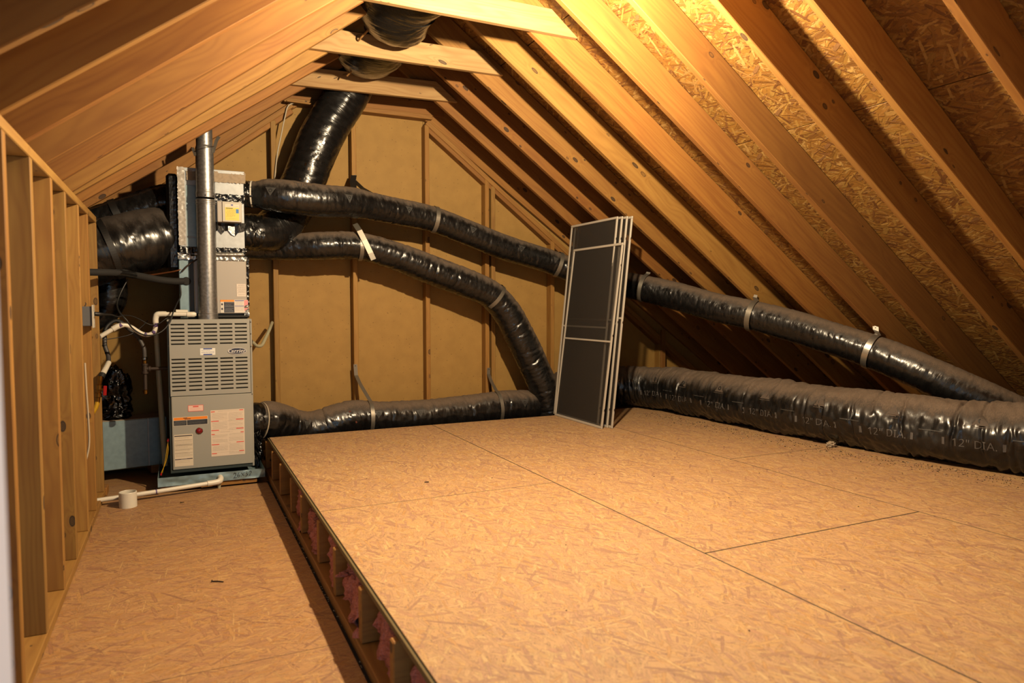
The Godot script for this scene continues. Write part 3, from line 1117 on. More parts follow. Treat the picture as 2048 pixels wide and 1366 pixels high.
# A rafter between its underside line (p to q) and the roof boards.
func rafter(p: Vector2, q: Vector2, z: float, roof: Callable) -> ArrayMesh:
	var L := (q - p).length()
	var x := (q - p) / L
	var up := Vector2(-x.y, x.x)
	if up.y < 0:
		up = -up
	var g := Geo.new()
	g.box(Transform3D(Basis.IDENTITY, Vector3.ZERO), Vector3(L, 0.184, 0.038), 0.003, 0, 0.42, 1.7, Vector2(rng.randf(), rng.randf()))
	# the underside of a sawn board is never dead straight
	var sd := rng.randf() * 100.0
	for k in g.v.size():
		var v := g.v[k]
		var f := v.x / L + 0.5
		var lo := p.lerp(q, f)
		# distance along up to the roof plane
		var gap: float = (roof.call(lo.x) - lo.y)
		var slope: float = roof.call(1.0) - roof.call(0.0)
		var d: float = gap / (up.y - slope * up.x) - 0.002
		var h := lo + up * d * (v.y / 0.184 + 0.5)
		g.v[k] = Vector3(h.x, h.y, z - 0.019 + v.z)
		var nn := g.n[k]
		g.n[k] = Vector3(x.x * nn.x + up.x * nn.y, x.y * nn.x + up.y * nn.y, nn.z)
	return g.mesh()

func build_roof() -> void:
	var zs := [-1.646, -2.085, -2.473, -2.894, -3.281, -3.693, -4.111, -4.531, -4.9, -5.312]
	var m := [0.6717, 0.6721, 0.6926, 0.7171, 0.7061, 0.7100, 0.7273, 0.7104, 0.7206, 0.7373]
	var c := [3.9662, 3.9591, 4.0181, 4.0972, 4.0610, 4.0743, 4.1203, 4.0742, 4.0985, 4.1386]
	var r := structure("ceiling_right", "right roof slope of strand board over amber rafters", "ceiling", Vector3(3, 1.5, -2.7))
	var ins := [RIDGE_X, 2.066, 3.06, 4.054, 5.048, 6.0]
	for k in 5:
		var zz := [0.3, -1.05, -3.49, -5.9] if k % 2 == 0 else [0.3, -2.27, -4.71, -5.9]
		for j in 3:
			var a: float = ins[k] + 0.002
			var b: float = ins[k + 1] - 0.002
			if k == 4:
				b = ins[5]
			var p := Vector3(a, roof_right(a), (zz[j] + zz[j + 1]) / 2)
			var q := Vector3(b, roof_right(b), (zz[j] + zz[j + 1]) / 2)
			var up := Vector3(0.71, 1, 0).normalized()
			var g := Geo.new()
			g.box(frame_of(q - p, up, (p + q) / 2 + up * 0.0065), Vector3((q - p).length(), 0.013, zz[j] - zz[j + 1] - 0.003), 0.0012, 2, 0.41, 0.82, Vector2(rng.randf(), rng.randf()))
			part(r, "roof_sheet", g.mesh(), M.roof_board)
	for k in zs.size():
		var p := Vector2(RIDGE_X + 0.02, c[k] - m[k] * (RIDGE_X + 0.02))
		var q := Vector2(5.5, c[k] - m[k] * 5.5)
		part(r, "rafter", rafter(p, q, zs[k], roof_right), M["%s_rafter_%d" % ["pine" if k % 3 else "fir", (k * 3 + 2) % 5]])
	for z in [-1.24, -0.83, -0.42, -0.02, -5.70]:
		part(r, "rafter", rafter(Vector2(RIDGE_X + 0.02, 3.084), Vector2(5.5, 0.165), z, roof_right), M.pine_amber)
	part(r, "ridge_board", block(Vector3(RIDGE_X - 0.019, 3.02, -5.75), Vector3(RIDGE_X + 0.019, 3.33, 0.1), 0.002, 2), M.pine_amber)
	# collar ties, one on every second pair of rafters
	for t in [[-3.693, 0.55, 2.17, 0.0], [-4.531, 0.72, 2.07, 0.03], [-5.312, 0.74, 2.03, 0.055]]:
		part(r, "collar_tie", collar(t[1], t[2], 2.742, t[3] * 0.5, t[0] + 0.038), M.pine)
	var ur := Vector3(0.71, 1, 0).normalized()
	part(r, "roof_light_block", board(Vector3(RIDGE_X - 0.03, roof_right(RIDGE_X - 0.03), -2.75) + ur * 0.022, Vector3(6.35, roof_right(6.35), -2.75) + ur * 0.022, ur, 0.014, 6.4, 0.0), M.slot_black)  # unseen layer added to stop sky light leaking through the sheet gaps
	var l := structure("ceiling_left", "left roof slope of amber rafters above the stud wall", "ceiling", Vector3(-0.5, 1.9, -2.7))
	var lm := [0.735, 0.729, 0.740, 0.742, 0.734, 0.752, 0.755, 0.704, 0.70, 0.68]
	var lc := [0.890, 0.894, 0.888, 0.903, 0.892, 0.901, 0.921, 0.9631, 0.975, 0.9908]
	for k in zs.size():
		var y0: float = 1.165 + lc[k]
		part(l, "rafter", rafter(Vector2(-2.9, y0 - lm[k] * 2.9), Vector2(RIDGE_X - 0.02, y0 + lm[k] * (RIDGE_X - 0.02)), zs[k], roof_left), M["%s_rafter_%d" % ["fir" if k % 3 == 1 else "pine", (k * 2 + 1) % 5]])
	for z in [-1.24, -0.83, -0.42, -0.02, -5.70]:
		part(l, "rafter", rafter(Vector2(-2.9, -0.06), Vector2(RIDGE_X - 0.02, 3.06), z, roof_left), M.pine_amber)
	var ups := Vector3(-0.735, 1, 0).normalized()
	part(l, "roof_light_block", board(Vector3(RIDGE_X + 0.03, roof_left(RIDGE_X + 0.03), -2.75) + ups * 0.022, Vector3(-3.3, roof_left(-3.3), -2.75) + ups * 0.022, ups, 0.014, 6.4, 0.0), M.slot_black)  # added out of sight, blocks sky light at the left sheet joints
	for k in 5:
		var a := RIDGE_X - k * 0.985
		var b := maxf(a - 0.983, -3.4)
		for zz in [[0.3, -2.27], [-2.273, -4.70], [-4.703, -5.9]]:
			var p := Vector3(a, roof_left(a), (zz[0] + zz[1]) / 2)
			var q := Vector3(b, roof_left(b), (zz[0] + zz[1]) / 2)
			var g := Geo.new()
			g.box(frame_of(q - p, ups, (p + q) / 2 + ups * 0.0065), Vector3((q - p).length(), 0.013, zz[0] - zz[1]), 0.0012, 2, 0.41, 0.82, Vector2(rng.randf(), rng.randf()))
			part(l, "roof_sheet", g.mesh(), M.roof_board)

# A collar tie with raked ends, its front face at z.
func collar(x0: float, x1: float, y: float, rise: float, z: float) -> ArrayMesh:
	var g := Geo.new()
	g.box(Transform3D(Basis.IDENTITY, Vector3.ZERO), Vector3(x1 - x0, 0.14, 0.037), 0.003, 0, 0.42, 1.7, Vector2(rng.randf(), rng.randf()))
	for k in g.v.size():
		var v := g.v[k]
		var f := v.x / (x1 - x0) + 0.5
		var e := v.y / 0.14 + 0.5
		var cut := (0.18 * e) * (2.0 * f - 1.0)
		g.v[k] = Vector3(lerpf(x0, x1, f) - cut, y + rise * f + v.y + 0.07, z - 0.0185 + v.z)
	return g.mesh()

func build_lamp() -> void:
	var o := thing("bare_bulb", "bare warm bulb on a cord hanging from the ridge", "lamp", LAMP_AT + Vector3(0, 0.5, 0))
	part(o, "cord", tube([LAMP_AT + Vector3(-0.14, 0.56, 0), LAMP_AT + Vector3(-0.03, 0.36, 0), LAMP_AT + Vector3(0, 0.12, 0)], [0.004, 0.004, 0.004], {"seg": 8, "side": Vector3.BACK}).mesh, M.wire_black)
	part(o, "socket", lathe([Vector2(0, 0.04), Vector2(0.016, 0.04), Vector2(0.022, 0.045), Vector2(0.022, 0.10), Vector2(0.02, 0.125), Vector2(0, 0.125)], LAMP_AT, Vector3.UP), M.porcelain)
	var b := mat("bulb_glow", Color(1, 0.93, 0.8), 0.4)
	b.emission_enabled = true
	b.emission = LAMP_COLOR
	b.emission_energy_multiplier = 12.0
	var prof := []
	for k in 13:
		var a := -PI / 2 + PI * k / 12.0
		prof.append(Vector2(0.03 * cos(a), 0.03 * sin(a)))
	prof[12] = Vector2(0.013, 0.036)
	prof.append(Vector2(0.013, 0.05))
	part(o, "glass_bulb", lathe(prof, LAMP_AT, Vector3.UP), b, "glowing round bulb")
	var l := OmniLight3D.new()
	l.name = "bulb_light"
	l.position = LAMP_AT - o.position
	l.light_color = LAMP_COLOR
	l.light_energy = LAMP_ENERGY
	l.light_size = 0.03
	l.omni_range = 14.0
	l.omni_attenuation = 2.0
	l.shadow_enabled = true
	o.add_child(l)

# ---------------------------------------------------------------- furnace and what stands round it

const FX0 := -0.074
const FX1 := 0.434
const FY0 := 0.094
const FY1 := 1.076
const FZ := -4.95

func fu(u: float) -> float:
	return lerpf(FX0, FX1, u)

func fv(v: float) -> float:
	return lerpf(FY1, FY0, v)

# A door panel with slots punched through it: strips of sheet between the slots.
func slotted(x0: float, y0: float, x1: float, y1: float, z: float, cols: Array, rows: Array, hh: float) -> ArrayMesh:
	var g := Geo.new()
	var ys := [y1]
	for r in rows:
		ys.append_array([r + hh, r - hh])
	ys.append(y0)
	for k in ys.size() - 1:
		var a: float = ys[k]
		var b: float = ys[k + 1]
		if k % 2 == 0:
			g.quad(Vector3(x0, a, z), Vector3(x1, a, z), Vector3(x1, b, z), Vector3(x0, b, z), Vector3.BACK)
		else:
			var xs := [x0]
			for c in cols:
				xs.append_array(c)
			xs.append(x1)
			for j in range(0, xs.size(), 2):
				g.quad(Vector3(xs[j], a, z), Vector3(xs[j + 1], a, z), Vector3(xs[j + 1], b, z), Vector3(xs[j], b, z), Vector3.BACK)
	# rim
	for e in [[Vector3(x0, y0, z), Vector3(x1, y0, z), Vector3.DOWN], [Vector3(x0, y1, z), Vector3(x1, y1, z), Vector3.UP], [Vector3(x0, y0, z), Vector3(x0, y1, z), Vector3.LEFT], [Vector3(x1, y0, z), Vector3(x1, y1, z), Vector3.RIGHT]]:
		g.quad(e[0], e[1], e[1] + Vector3(0, 0, -0.02), e[0] + Vector3(0, 0, -0.02), e[2])
	return g.mesh()

func build_furnace() -> void:
	var f := thing("furnace", "grey upright gas furnace with slotted upper door and paper labels below", "furnace", Vector3(0.18, FY0, -5.25))
	# cabinet shell, open at the front behind the slotted door
	var gz := FZ - 0.022
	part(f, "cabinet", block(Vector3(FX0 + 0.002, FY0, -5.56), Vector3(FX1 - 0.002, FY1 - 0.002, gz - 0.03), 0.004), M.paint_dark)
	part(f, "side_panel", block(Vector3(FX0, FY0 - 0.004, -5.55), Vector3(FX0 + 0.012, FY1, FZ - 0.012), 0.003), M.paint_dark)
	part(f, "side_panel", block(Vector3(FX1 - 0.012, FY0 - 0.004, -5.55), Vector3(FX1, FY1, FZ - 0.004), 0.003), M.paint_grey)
	part(f, "top_panel", block(Vector3(FX0, FY1 - 0.012, -5.55), Vector3(FX1, FY1 + 0.001, FZ - 0.006), 0.003), M.paint_grey)
	part(f, "base_rail", block(Vector3(FX0, FY0 - 0.006, -5.50), Vector3(FX1 - 0.004, FY0 + 0.014, FZ - 0.008), 0.003), M.paint_dark)
	var cols := []
	for c in [[0.045, 0.20], [0.238, 0.39], [0.425, 0.58], [0.61, 0.762], [0.792, 0.938]]:
		cols.append([fu(c[0]), fu(c[1])])
	var rows := []
	for v in [0.031, 0.057, 0.082, 0.107, 0.133, 0.158, 0.258, 0.282, 0.308, 0.333, 0.358, 0.383, 0.408, 0.434, 0.461]:
		rows.append(fv(v))
	var up := part(f, "upper_door", slotted(FX0 + 0.012, fv(0.498), FX1 - 0.014, FY1 - 0.006, FZ, cols, rows, 0.0052), M.paint_grey)
	for r in rows:
		for c in cols:
			# each louvre: a little awning pressed out over its slot
			var g := Geo.new()
			var a := Vector3(c[0], r + 0.0055, FZ)
			var b := Vector3(c[1], r + 0.0055, FZ)
			var d := Vector3(0, -0.0030, 0.0050)
			g.quad(a, b, b + d, a + d, Vector3(0, 0.6, 0.8))
			g.quad(a, b, b + d * 0.9, a + d * 0.9, Vector3(0, -0.6, -0.8))
			g.tri(b, b + d, b + Vector3(0, -0.005, 0), Vector3.RIGHT)
			g.tri(a, a + d, a + Vector3(0, -0.005, 0), Vector3.LEFT)
			part(up, "louver", g.mesh(), M.paint_grey)
	part(f, "slot_backing", block(Vector3(FX0 + 0.013, fv(0.48), gz - 0.03), Vector3(FX1 - 0.015, fv(0.02), gz - 0.02), 0.0), M.slot_black)
	part(f, "lower_door", block(Vector3(FX0 + 0.014, FY0 + 0.016, FZ - 0.022), Vector3(FX1 - 0.008, fv(0.503), FZ), 0.004), M.paint_grey)
	for p in [[0.985, 0.02], [0.985, 0.10], [0.985, 0.185], [0.985, 0.51], [0.01, 0.17], [0.01, 0.52]]:
		part(f, "screw", lathe([Vector2(0.004, 0), Vector2(0.004, 0.002), Vector2(0, 0.003)], Vector3(fu(p[0]), fv(p[1]), FZ - 0.004), Vector3.BACK, 8), M.iron)
	# maker's badge: navy oval, white rim, white script
	var bc := Vector3(fu(0.815), fv(0.213), FZ + 0.001)
	var oval := part(f, "badge", laid(ellipse(0.058, 0.0225), bc + Vector3(0, 0, 0.003), Vector3.RIGHT, Vector3.UP), M.white_ink, "oval maker's badge")
	part(oval, "badge_field", laid(ellipse(0.0555, 0.0203), bc + Vector3(0, 0, 0.0036), Vector3.RIGHT, Vector3.UP), M.navy)
	part(oval, "badge_line", laid(ellipse_ring(0.052, 0.0175, 0.0009), bc + Vector3(0, 0, 0.0040), Vector3.RIGHT, Vector3.UP), M.white_ink)
	part(oval, "lettering", laid(text_flat("Carrier", 0.0215, "Droid Serif", true, 0.28), bc + Vector3(-0.002, 0.0, 0.0044), Vector3.RIGHT, Vector3.UP), M.white_ink, "white script lettering")
	# certificate label, white with blue edges
	var im := print_paper(96, 48, Color(0.88, 0.88, 0.86), 1)
	im.fill_rect(Rect2i(20, 0, 56, 8), Color(0.20, 0.30, 0.60))
	im.fill_rect(Rect2i(20, 40, 56, 8), Color(0.20, 0.30, 0.60))
	print_rows(im, 8, 13, 88, 36, 6, Color(0.35, 0.38, 0.55), 5)
	sticker(f, "certificate_label", fu(0.375), fv(0.235), fu(0.552), fv(0.19), FZ, paper_material("paper_certificate", im), "white label with blue bands")
	# red outlined notice
	im = print_paper(120, 44, Color(0.88, 0.76, 0.70), 2)
	for e in [Rect2i(0, 0, 120, 3), Rect2i(0, 41, 120, 3), Rect2i(0, 0, 3, 44), Rect2i(117, 0, 3, 44)]:
		im.fill_rect(e, Color(0.85, 0.35, 0.32))
	im.fill_rect(Rect2i(38, 7, 44, 7), Color(0.80, 0.20, 0.18))
	print_rows(im, 14, 18, 108, 40, 5, Color(0.85, 0.50, 0.47), 8)
	sticker(f, "notice_label", fu(0.218), fv(0.604), fu(0.396), fv(0.563), FZ, paper_material("paper_notice", im), "small red printed notice")
	# orange and black warning
	im = print_paper(260, 64, Color(0.86, 0.83, 0.76), 3)
	im.fill_rect(Rect2i(3, 2, 254, 20), Color(0.92, 0.52, 0.08))
	im.fill_rect(Rect2i(74, 5, 30, 5), Color(0.15, 0.1, 0.05))
	im.fill_rect(Rect2i(84, 13, 46, 5), Color(0.15, 0.1, 0.05))
	im.fill_rect(Rect2i(3, 24, 96, 38), Color(0.14, 0.15, 0.18))
	im.fill_rect(Rect2i(102, 24, 155, 38), Color(0.14, 0.15, 0.18))
	print_rows(im, 8, 28, 94, 58, 6, Color(0.50, 0.49, 0.46), 9)
	print_rows(im, 106, 28, 236, 58, 5, Color(0.50, 0.49, 0.46), 10)
	sticker(f, "warning_label", fu(0.046), fv(0.694), fu(0.446), fv(0.638), FZ, paper_material("paper_warning", im), "orange and black warning label")
	# the long instruction sheet with red bars
	im = print_paper(270, 380, Color(0.86, 0.79, 0.71), 4)
	var ink := Color(0.47, 0.44, 0.42)
	for s in [[12, 26, 132, 84], [142, 26, 258, 176], [12, 100, 132, 158], [12, 200, 132, 268], [142, 200, 258, 266], [12, 284, 132, 346], [142, 284, 258, 346], [142, 352, 258, 370]]:
		print_rows(im, s[0], s[1], s[2], s[3], 5, ink, s[0] + s[1])
	for s in [[60, 6, 200], [60, 14, 190], [90, 92, 80], [80, 166, 100], [70, 184, 130], [110, 276, 60], [50, 350, 130], [60, 180, 110]]:
		print_rows(im, s[0], s[1], s[0] + s[2], s[1] + 4, 4, ink, s[1])
	for s in [[4, 10, 30], [230, 6, 32], [4, 88, 60], [202, 82, 60], [4, 164, 60], [202, 158, 60], [4, 196, 26], [236, 190, 26], [4, 280, 60], [202, 272, 60], [4, 354, 40], [222, 346, 40]]:
		im.fill_rect(Rect2i(s[0], s[1], s[2], 6), Color(0.84, 0.16, 0.14))
	sticker(f, "instruction_label", fu(0.478), fv(0.915), fu(0.885), fv(0.605), FZ, paper_material("paper_instructions", im), "large instruction sheet with red bars")
	# service record
	im = print_paper(150, 270, Color(0.85, 0.79, 0.70), 6)
	im.fill_rect(Rect2i(3, 8, 142, 8), Color(0.16, 0.14, 0.18))
	im.fill_rect(Rect2i(3, 206, 142, 7), Color(0.20, 0.18, 0.24))
	im.fill_rect(Rect2i(50, 207, 50, 5), Color(0.5, 0.48, 0.48))
	print_rows(im, 6, 24, 144, 200, 7, Color(0.56, 0.53, 0.48), 12)
	print_rows(im, 6, 218, 120, 240, 6, Color(0.56, 0.53, 0.48), 13)
	for y in [46, 84, 92, 128, 156]:
		im.fill_rect(Rect2i(4, y, 142, 2), Color(0.45, 0.42, 0.38))
	sticker(f, "service_label", fu(0.05), fv(0.962), fu(0.265), fv(0.752), FZ, paper_material("paper_service", im), "white service sheet")
	part(f, "sight_glass", lathe([Vector2(0.022, 0), Vector2(0.022, 0.004), Vector2(0.019, 0.005)], Vector3(fu(0.343), fv(0.735), FZ), Vector3.BACK), M.chrome, "round sight glass rim")
	part(f, "sight_lens", lathe([Vector2(0.019, 0.004), Vector2(0.016, 0.007), Vector2(0.008, 0.0095), Vector2(0.0, 0.010)], Vector3(fu(0.343), fv(0.735), FZ), Vector3.BACK), M.clear_red, "dark red lens")

	# cooling coil box on the furnace
	var c := thing("coil_cabinet", "beige cooling coil cabinet standing on the furnace behind the flue", "coil cabinet", Vector3(0.2, FY1, -5.33))
	part(c, "body", block(Vector3(0.004, FY1 + 0.002, -5.58), Vector3(0.425, 1.50, -5.11), 0.004), M.paint_dark)
	part(c, "front_panel", block(Vector3(0.092, 1.112, -5.112), Vector3(0.418, 1.468, -5.086), 0.005), M.coil_paint)
	part(c, "side_flange", block(Vector3(0.004, 1.112, -5.118), Vector3(0.068, 1.50, -5.098), 0.004), M.sheet_cool_lit)
	part(c, "base_gasket", tube([Vector3(0.10, 1.092, -5.085), Vector3(0.43, 1.092, -5.085)], [0.009, 0.009], {"seg": 10}).mesh, M.rubber)
	part(c, "tape_strip", crinkled(0.0, 1.468, 0.424, 1.492, -5.082, 0.004, 3.0), M.foil_tape, "crinkled foil tape")
	part(c, "tape_strip", crinkled(0.0, 1.482, 0.074, 1.514, -5.094, 0.006, 5.0), M.foil_tape, "crinkled foil tape")
	part(c, "foil_roll", tube([Vector3(0.10, 1.508, -5.083), Vector3(0.25, 1.506, -5.078), Vector3(0.40, 1.510, -5.083)], [0.015, 0.014, 0.016], {"seg": 14, "wrinkle": 0.12, "fold": 30.0}).mesh, M.foil_tape, "rolled foil edge")
	part(c, "tape_strip", crinkled(0.400, 1.10, 0.432, 1.17, -5.082, 0.006, 7.0), M.foil_tape)
	part(c, "tape_strip", crinkled(0.418, 1.16, 0.436, 1.49, -5.095, 0.006, 8.0), M.black_tape)
	im = print_paper(60, 90, Color(0.84, 0.79, 0.74), 7)
	print_rows(im, 5, 6, 55, 84, 7, Color(0.5, 0.46, 0.44), 15)
	sticker(c, "rating_label", 0.354, 1.226, 0.412, 1.312, -5.085, paper_material("paper_rating", im), "small white rating label")
	im = print_paper(200, 96, Color(0.84, 0.80, 0.76), 8)
	im.fill_rect(Rect2i(0, 0, 100, 14), Color(0.90, 0.55, 0.12))
	im.fill_rect(Rect2i(0, 16, 24, 78), Color(0.80, 0.78, 0.74))
	im.fill_rect(Rect2i(6, 26, 12, 14), Color(0.15, 0.15, 0.2))
	im.fill_rect(Rect2i(6, 60, 12, 14), Color(0.15, 0.15, 0.2))
	im.fill_rect(Rect2i(26, 16, 74, 78), Color(0.14, 0.15, 0.20))
	print_rows(im, 30, 22, 96, 88, 7, Color(0.55, 0.55, 0.55), 16)
	im.fill_rect(Rect2i(104, 4, 66, 5), Color(0.25, 0.3, 0.6))
	im.fill_rect(Rect2i(104, 44, 66, 5), Color(0.25, 0.3, 0.6))
	print_rows(im, 106, 14, 168, 90, 8, Color(0.6, 0.58, 0.58), 17)
	im.fill_rect(Rect2i(172, 2, 28, 80), Color(0.86, 0.55, 0.56))
	sticker(c, "warning_label", 0.250, 1.117, 0.424, 1.204, -5.084, paper_material("paper_coil", im), "orange, black and pink warning label")

	# supply plenum
	var p := thing("supply_plenum", "bare sheet metal plenum above the coil, seams sealed with tape", "plenum", Vector3(0.21, 1.50, -5.33))
	part(p, "body", block(Vector3(0.018, 1.502, -5.58), Vector3(0.412, 2.055, -5.10), 0.004), M.sheet_metal)
	part(p, "corner_strip", block(Vector3(0.012, 1.55, -5.112), Vector3(0.058, 2.05, -5.088), 0.004), M.sheet_metal)
	part(p, "front_sheet", block(Vector3(0.056, 1.62, -5.104), Vector3(0.232, 1.955, -5.094), 0.002), M.sheet_cool_lit)
	part(p, "front_sheet", block(Vector3(0.232, 1.545, -5.104), Vector3(0.412, 2.05, -5.092), 0.002), M.sheet_metal)
	part(p, "front_sheet", block(Vector3(0.056, 1.552, -5.104), Vector3(0.232, 1.612, -5.092), 0.002), M.sheet_cool_lit)
	part(p, "top_cap", block(Vector3(0.010, 2.042, -5.585), Vector3(0.418, 2.066, -5.086), 0.003), M.sheet_metal)
	part(p, "mastic_band", crinkled(0.062, 1.985, 0.424, 2.055, -5.086, 0.004, 11.0), M.dust_fluff, "dusty grey tape along the top")
	part(p, "mastic_band", crinkled(0.008, 1.56, 0.050, 2.068, -5.084, 0.003, 12.0), M.coil_paint, "pale tape along the corner")
	part(p, "black_band", crinkled(0.225, 1.852, 0.416, 1.908, -5.086, 0.006, 13.0), M.black_tape, "shiny black tape")
	part(p, "black_band", crinkled(0.014, 1.505, 0.420, 1.552, -5.084, 0.006, 14.0), M.black_tape, "shiny black tape")
	var rag := Geo.new()
	var bot := [1.648, 1.672, 1.640, 1.664, 1.668, 1.642, 1.628, 1.655, 1.662, 1.668]
	for k in 9:
		var x0 := 0.226 + k * 0.0207
		var a := Vector3(x0, 1.722, -5.086 + 0.004 * sin(k * 2.1))
		var b := Vector3(x0 + 0.0207, 1.722, -5.086 + 0.004 * sin(k * 2.1 + 2.1))
		var e := Vector3(x0 + 0.0207, bot[k + 1], -5.082 + 0.006 * sin(k * 1.7 + 1.7))
		var d := Vector3(x0, bot[k], -5.082 + 0.006 * sin(k * 1.7))
		for sgn in [0.0, -0.0015]:
			var o := Vector3(0, 0, sgn)
			rag.quad(a + o, b + o, e + o, d + o, Vector3(0, 0, 1 if sgn == 0.0 else -1))
		rag.quad(d, e, e + Vector3(0, 0, -0.0015), d + Vector3(0, 0, -0.0015), Vector3.DOWN)
	part(p, "torn_band", rag.mesh(), M.black_tape, "torn black tape")

	var h := thing("control_box", "small beige control box with a yellow label on the plenum front", "control box", Vector3(0.315, 1.71, -5.05))
	part(h, "housing", block(Vector3(0.240, 1.716, -5.09), Vector3(0.392, 1.852, -5.022), 0.004), M.coil_paint)
	part(h, "lid", block(Vector3(0.272, 1.718, -5.022), Vector3(0.390, 1.850, -5.014), 0.003), M.plate_white)
	im = print_paper(90, 110, Color(0.86, 0.78, 0.36), 9)
	im.fill_rect(Rect2i(0, 0, 90, 22), Color(0.84, 0.79, 0.72))
	im.fill_rect(Rect2i(38, 1, 14, 9), Color(0.25, 0.3, 0.55))
	print_rows(im, 4, 14, 86, 20, 5, Color(0.3, 0.3, 0.45), 20)
	im.fill_rect(Rect2i(6, 26, 44, 5), Color(0.30, 0.28, 0.10))
	print_rows(im, 6, 36, 66, 92, 6, Color(0.62, 0.54, 0.22), 21)
	im.fill_rect(Rect2i(70, 32, 18, 28), Color(0.20, 0.45, 0.72))
	print_rows(im, 10, 98, 80, 104, 5, Color(0.35, 0.3, 0.25), 22)
	sticker(h, "yellow_label", 0.288, 1.728, 0.374, 1.834, -5.014, paper_material("paper_yellow", im), "yellow label with a blue square")

	# flue
	var v := thing("flue_pipe", "round galvanized flue pipe rising in front of the plenum to the rafters", "flue pipe", Vector3(0.172, FY1, -5.02))
	part(v, "lower_section", lathe([Vector2(0.0605, 0), Vector2(0.0605, 0.035), Vector2(0.0575, 0.04), Vector2(0.0575, 0.765)], Vector3(0.172, FY1, -5.02), Vector3.UP, 40), M.galvanized)
	part(v, "collar", lathe([Vector2(0.058, 0), Vector2(0.061, 0.002), Vector2(0.061, 0.008), Vector2(0.0585, 0.012), Vector2(0.0585, 0.02), Vector2(0.061, 0.024), Vector2(0.061, 0.03), Vector2(0.057, 0.034)], Vector3(0.172, FY1 + 0.745, -5.02), Vector3.UP, 40), M.galvanized)
	part(v, "upper_section", lathe([Vector2(0.0572, 0), Vector2(0.0590, 0.03), Vector2(0.0575, 0.036), Vector2(0.0555, 0.05), Vector2(0.0545, 0.32), Vector2(0.050, 0.335), Vector2(0.050, 0.60)], Vector3(0.172, FY1 + 0.79, -5.02), Vector3.UP, 40), M.galvanized)
	for k in 3:
		var a := 0.7 + k * 0.9
		part(v, "screw", lathe([Vector2(0.005, 0), Vector2(0.005, 0.003), Vector2(0, 0.004)], Vector3(0.172 + 0.058 * cos(a), FY1 + 0.80, -5.02 + 0.058 * sin(a)), Vector3(cos(a), 0, sin(a)), 8), M.iron)
	var sp := []
	for k in 17:
		var a := PI * 0.02 + PI * 0.96 * k / 16.0
		sp.append(Vector3(0.172 - 0.060 * cos(a), 2.150 + 0.055 * (k / 16.0), -5.02 + 0.060 * sin(a)))
	part(v, "wire_tie", tube(sp, const_list(0.002, 17), {"seg": 6}).mesh, M.iron)
	part(v, "hanger_tab", ribbon([Vector3(0.222, 2.16, -5.0), Vector3(0.245, 2.24, -5.01), Vector3(0.262, 2.27, -5.02)], Vector3(0.8, -0.4, 0.4), 0.022), M.strap_metal)
	part(v, "hanger_tab", ribbon([Vector3(0.118, 2.13, -5.0), Vector3(0.102, 2.18, -5.01)], Vector3(0.8, 0.4, 0.4), 0.018), M.strap_metal)

	# drain pan on sleepers
	var q := thing("drain_pan", "shallow galvanized drain pan under the furnace marked in black pen", "drain pan", Vector3(0.17, 0.034, -5.2))
	var X0 := -0.146
	var X1 := 0.488
	part(q, "pan_floor", block(Vector3(X0, 0.033, -5.58), Vector3(X1, 0.0355, -4.852), 0.0), M.sheet_cool_lit)
	part(q, "front_lip", warped_lip(X0, X1), M.sheet_cool_lit)
	part(q, "side_lip", block(Vector3(X0, 0.034, -5.58), Vector3(X0 + 0.002, 0.090, -4.850), 0.0), M.sheet_cool_lit)
	part(q, "side_lip", block(Vector3(X1 - 0.002, 0.034, -5.58), Vector3(X1, 0.090, -4.850), 0.0), M.sheet_cool_lit)
	part(q, "back_lip", block(Vector3(X0, 0.034, -5.582), Vector3(X1, 0.090, -5.58), 0.0), M.sheet_cool_lit)
	var strokes := [
		[Vector2(0.0, 0.024), Vector2(0.002, 0.031), Vector2(0.009, 0.033), Vector2(0.013, 0.027), Vector2(0.010, 0.015), Vector2(0.002, 0.004), Vector2(0.0, 0.001), Vector2(0.005, 0.003), Vector2(0.012, 0.0), Vector2(0.017, 0.003)],
		[Vector2(0.032, 0.033), Vector2(0.024, 0.022), Vector2(0.022, 0.010), Vector2(0.026, 0.003), Vector2(0.032, 0.004), Vector2(0.035, 0.011), Vector2(0.030, 0.016), Vector2(0.024, 0.011)],
		[Vector2(0.044, 0.028), Vector2(0.050, 0.018), Vector2(0.060, 0.007)],
		[Vector2(0.062, 0.030), Vector2(0.052, 0.017), Vector2(0.043, 0.004)],
		[Vector2(0.067, 0.029), Vector2(0.073, 0.032), Vector2(0.077, 0.028), Vector2(0.071, 0.020), Vector2(0.078, 0.017), Vector2(0.079, 0.009), Vector2(0.072, 0.004), Vector2(0.066, 0.007)],
		[Vector2(0.090, 0.026), Vector2(0.093, 0.032), Vector2(0.099, 0.033), Vector2(0.102, 0.027), Vector2(0.097, 0.016), Vector2(0.090, 0.008), Vector2(0.088, 0.006), Vector2(0.094, 0.008), Vector2(0.100, 0.004)]]
	for s in strokes:
		var pts := []
		for e in s:
			pts.append(Vector3(0.296 + e.x * 1.06, 0.046 + e.y * 1.0 + (e.x * 0.03), -4.8455))
		part(q, "pen_stroke", tube(pts, const_list(0.0011, pts.size()), {"seg": 6, "step": 0.004, "side": Vector3.BACK}).mesh, M.ink)
	for s in [[0.10, 0.44, "longest"], [-0.13, 0.02, "shorter"]]:
		var o := thing("wood_sleeper", "%s timber sleeper under the drain pan" % ("long amber" if s[1] > 0.3 else "short hidden"), "sleeper", Vector3(s[0], 0, -4.88))
		part(o, "timber", block(Vector3(s[0], 0.0, -4.945), Vector3(s[1], 0.033, -4.862), 0.002, 0), M.pine_amber)

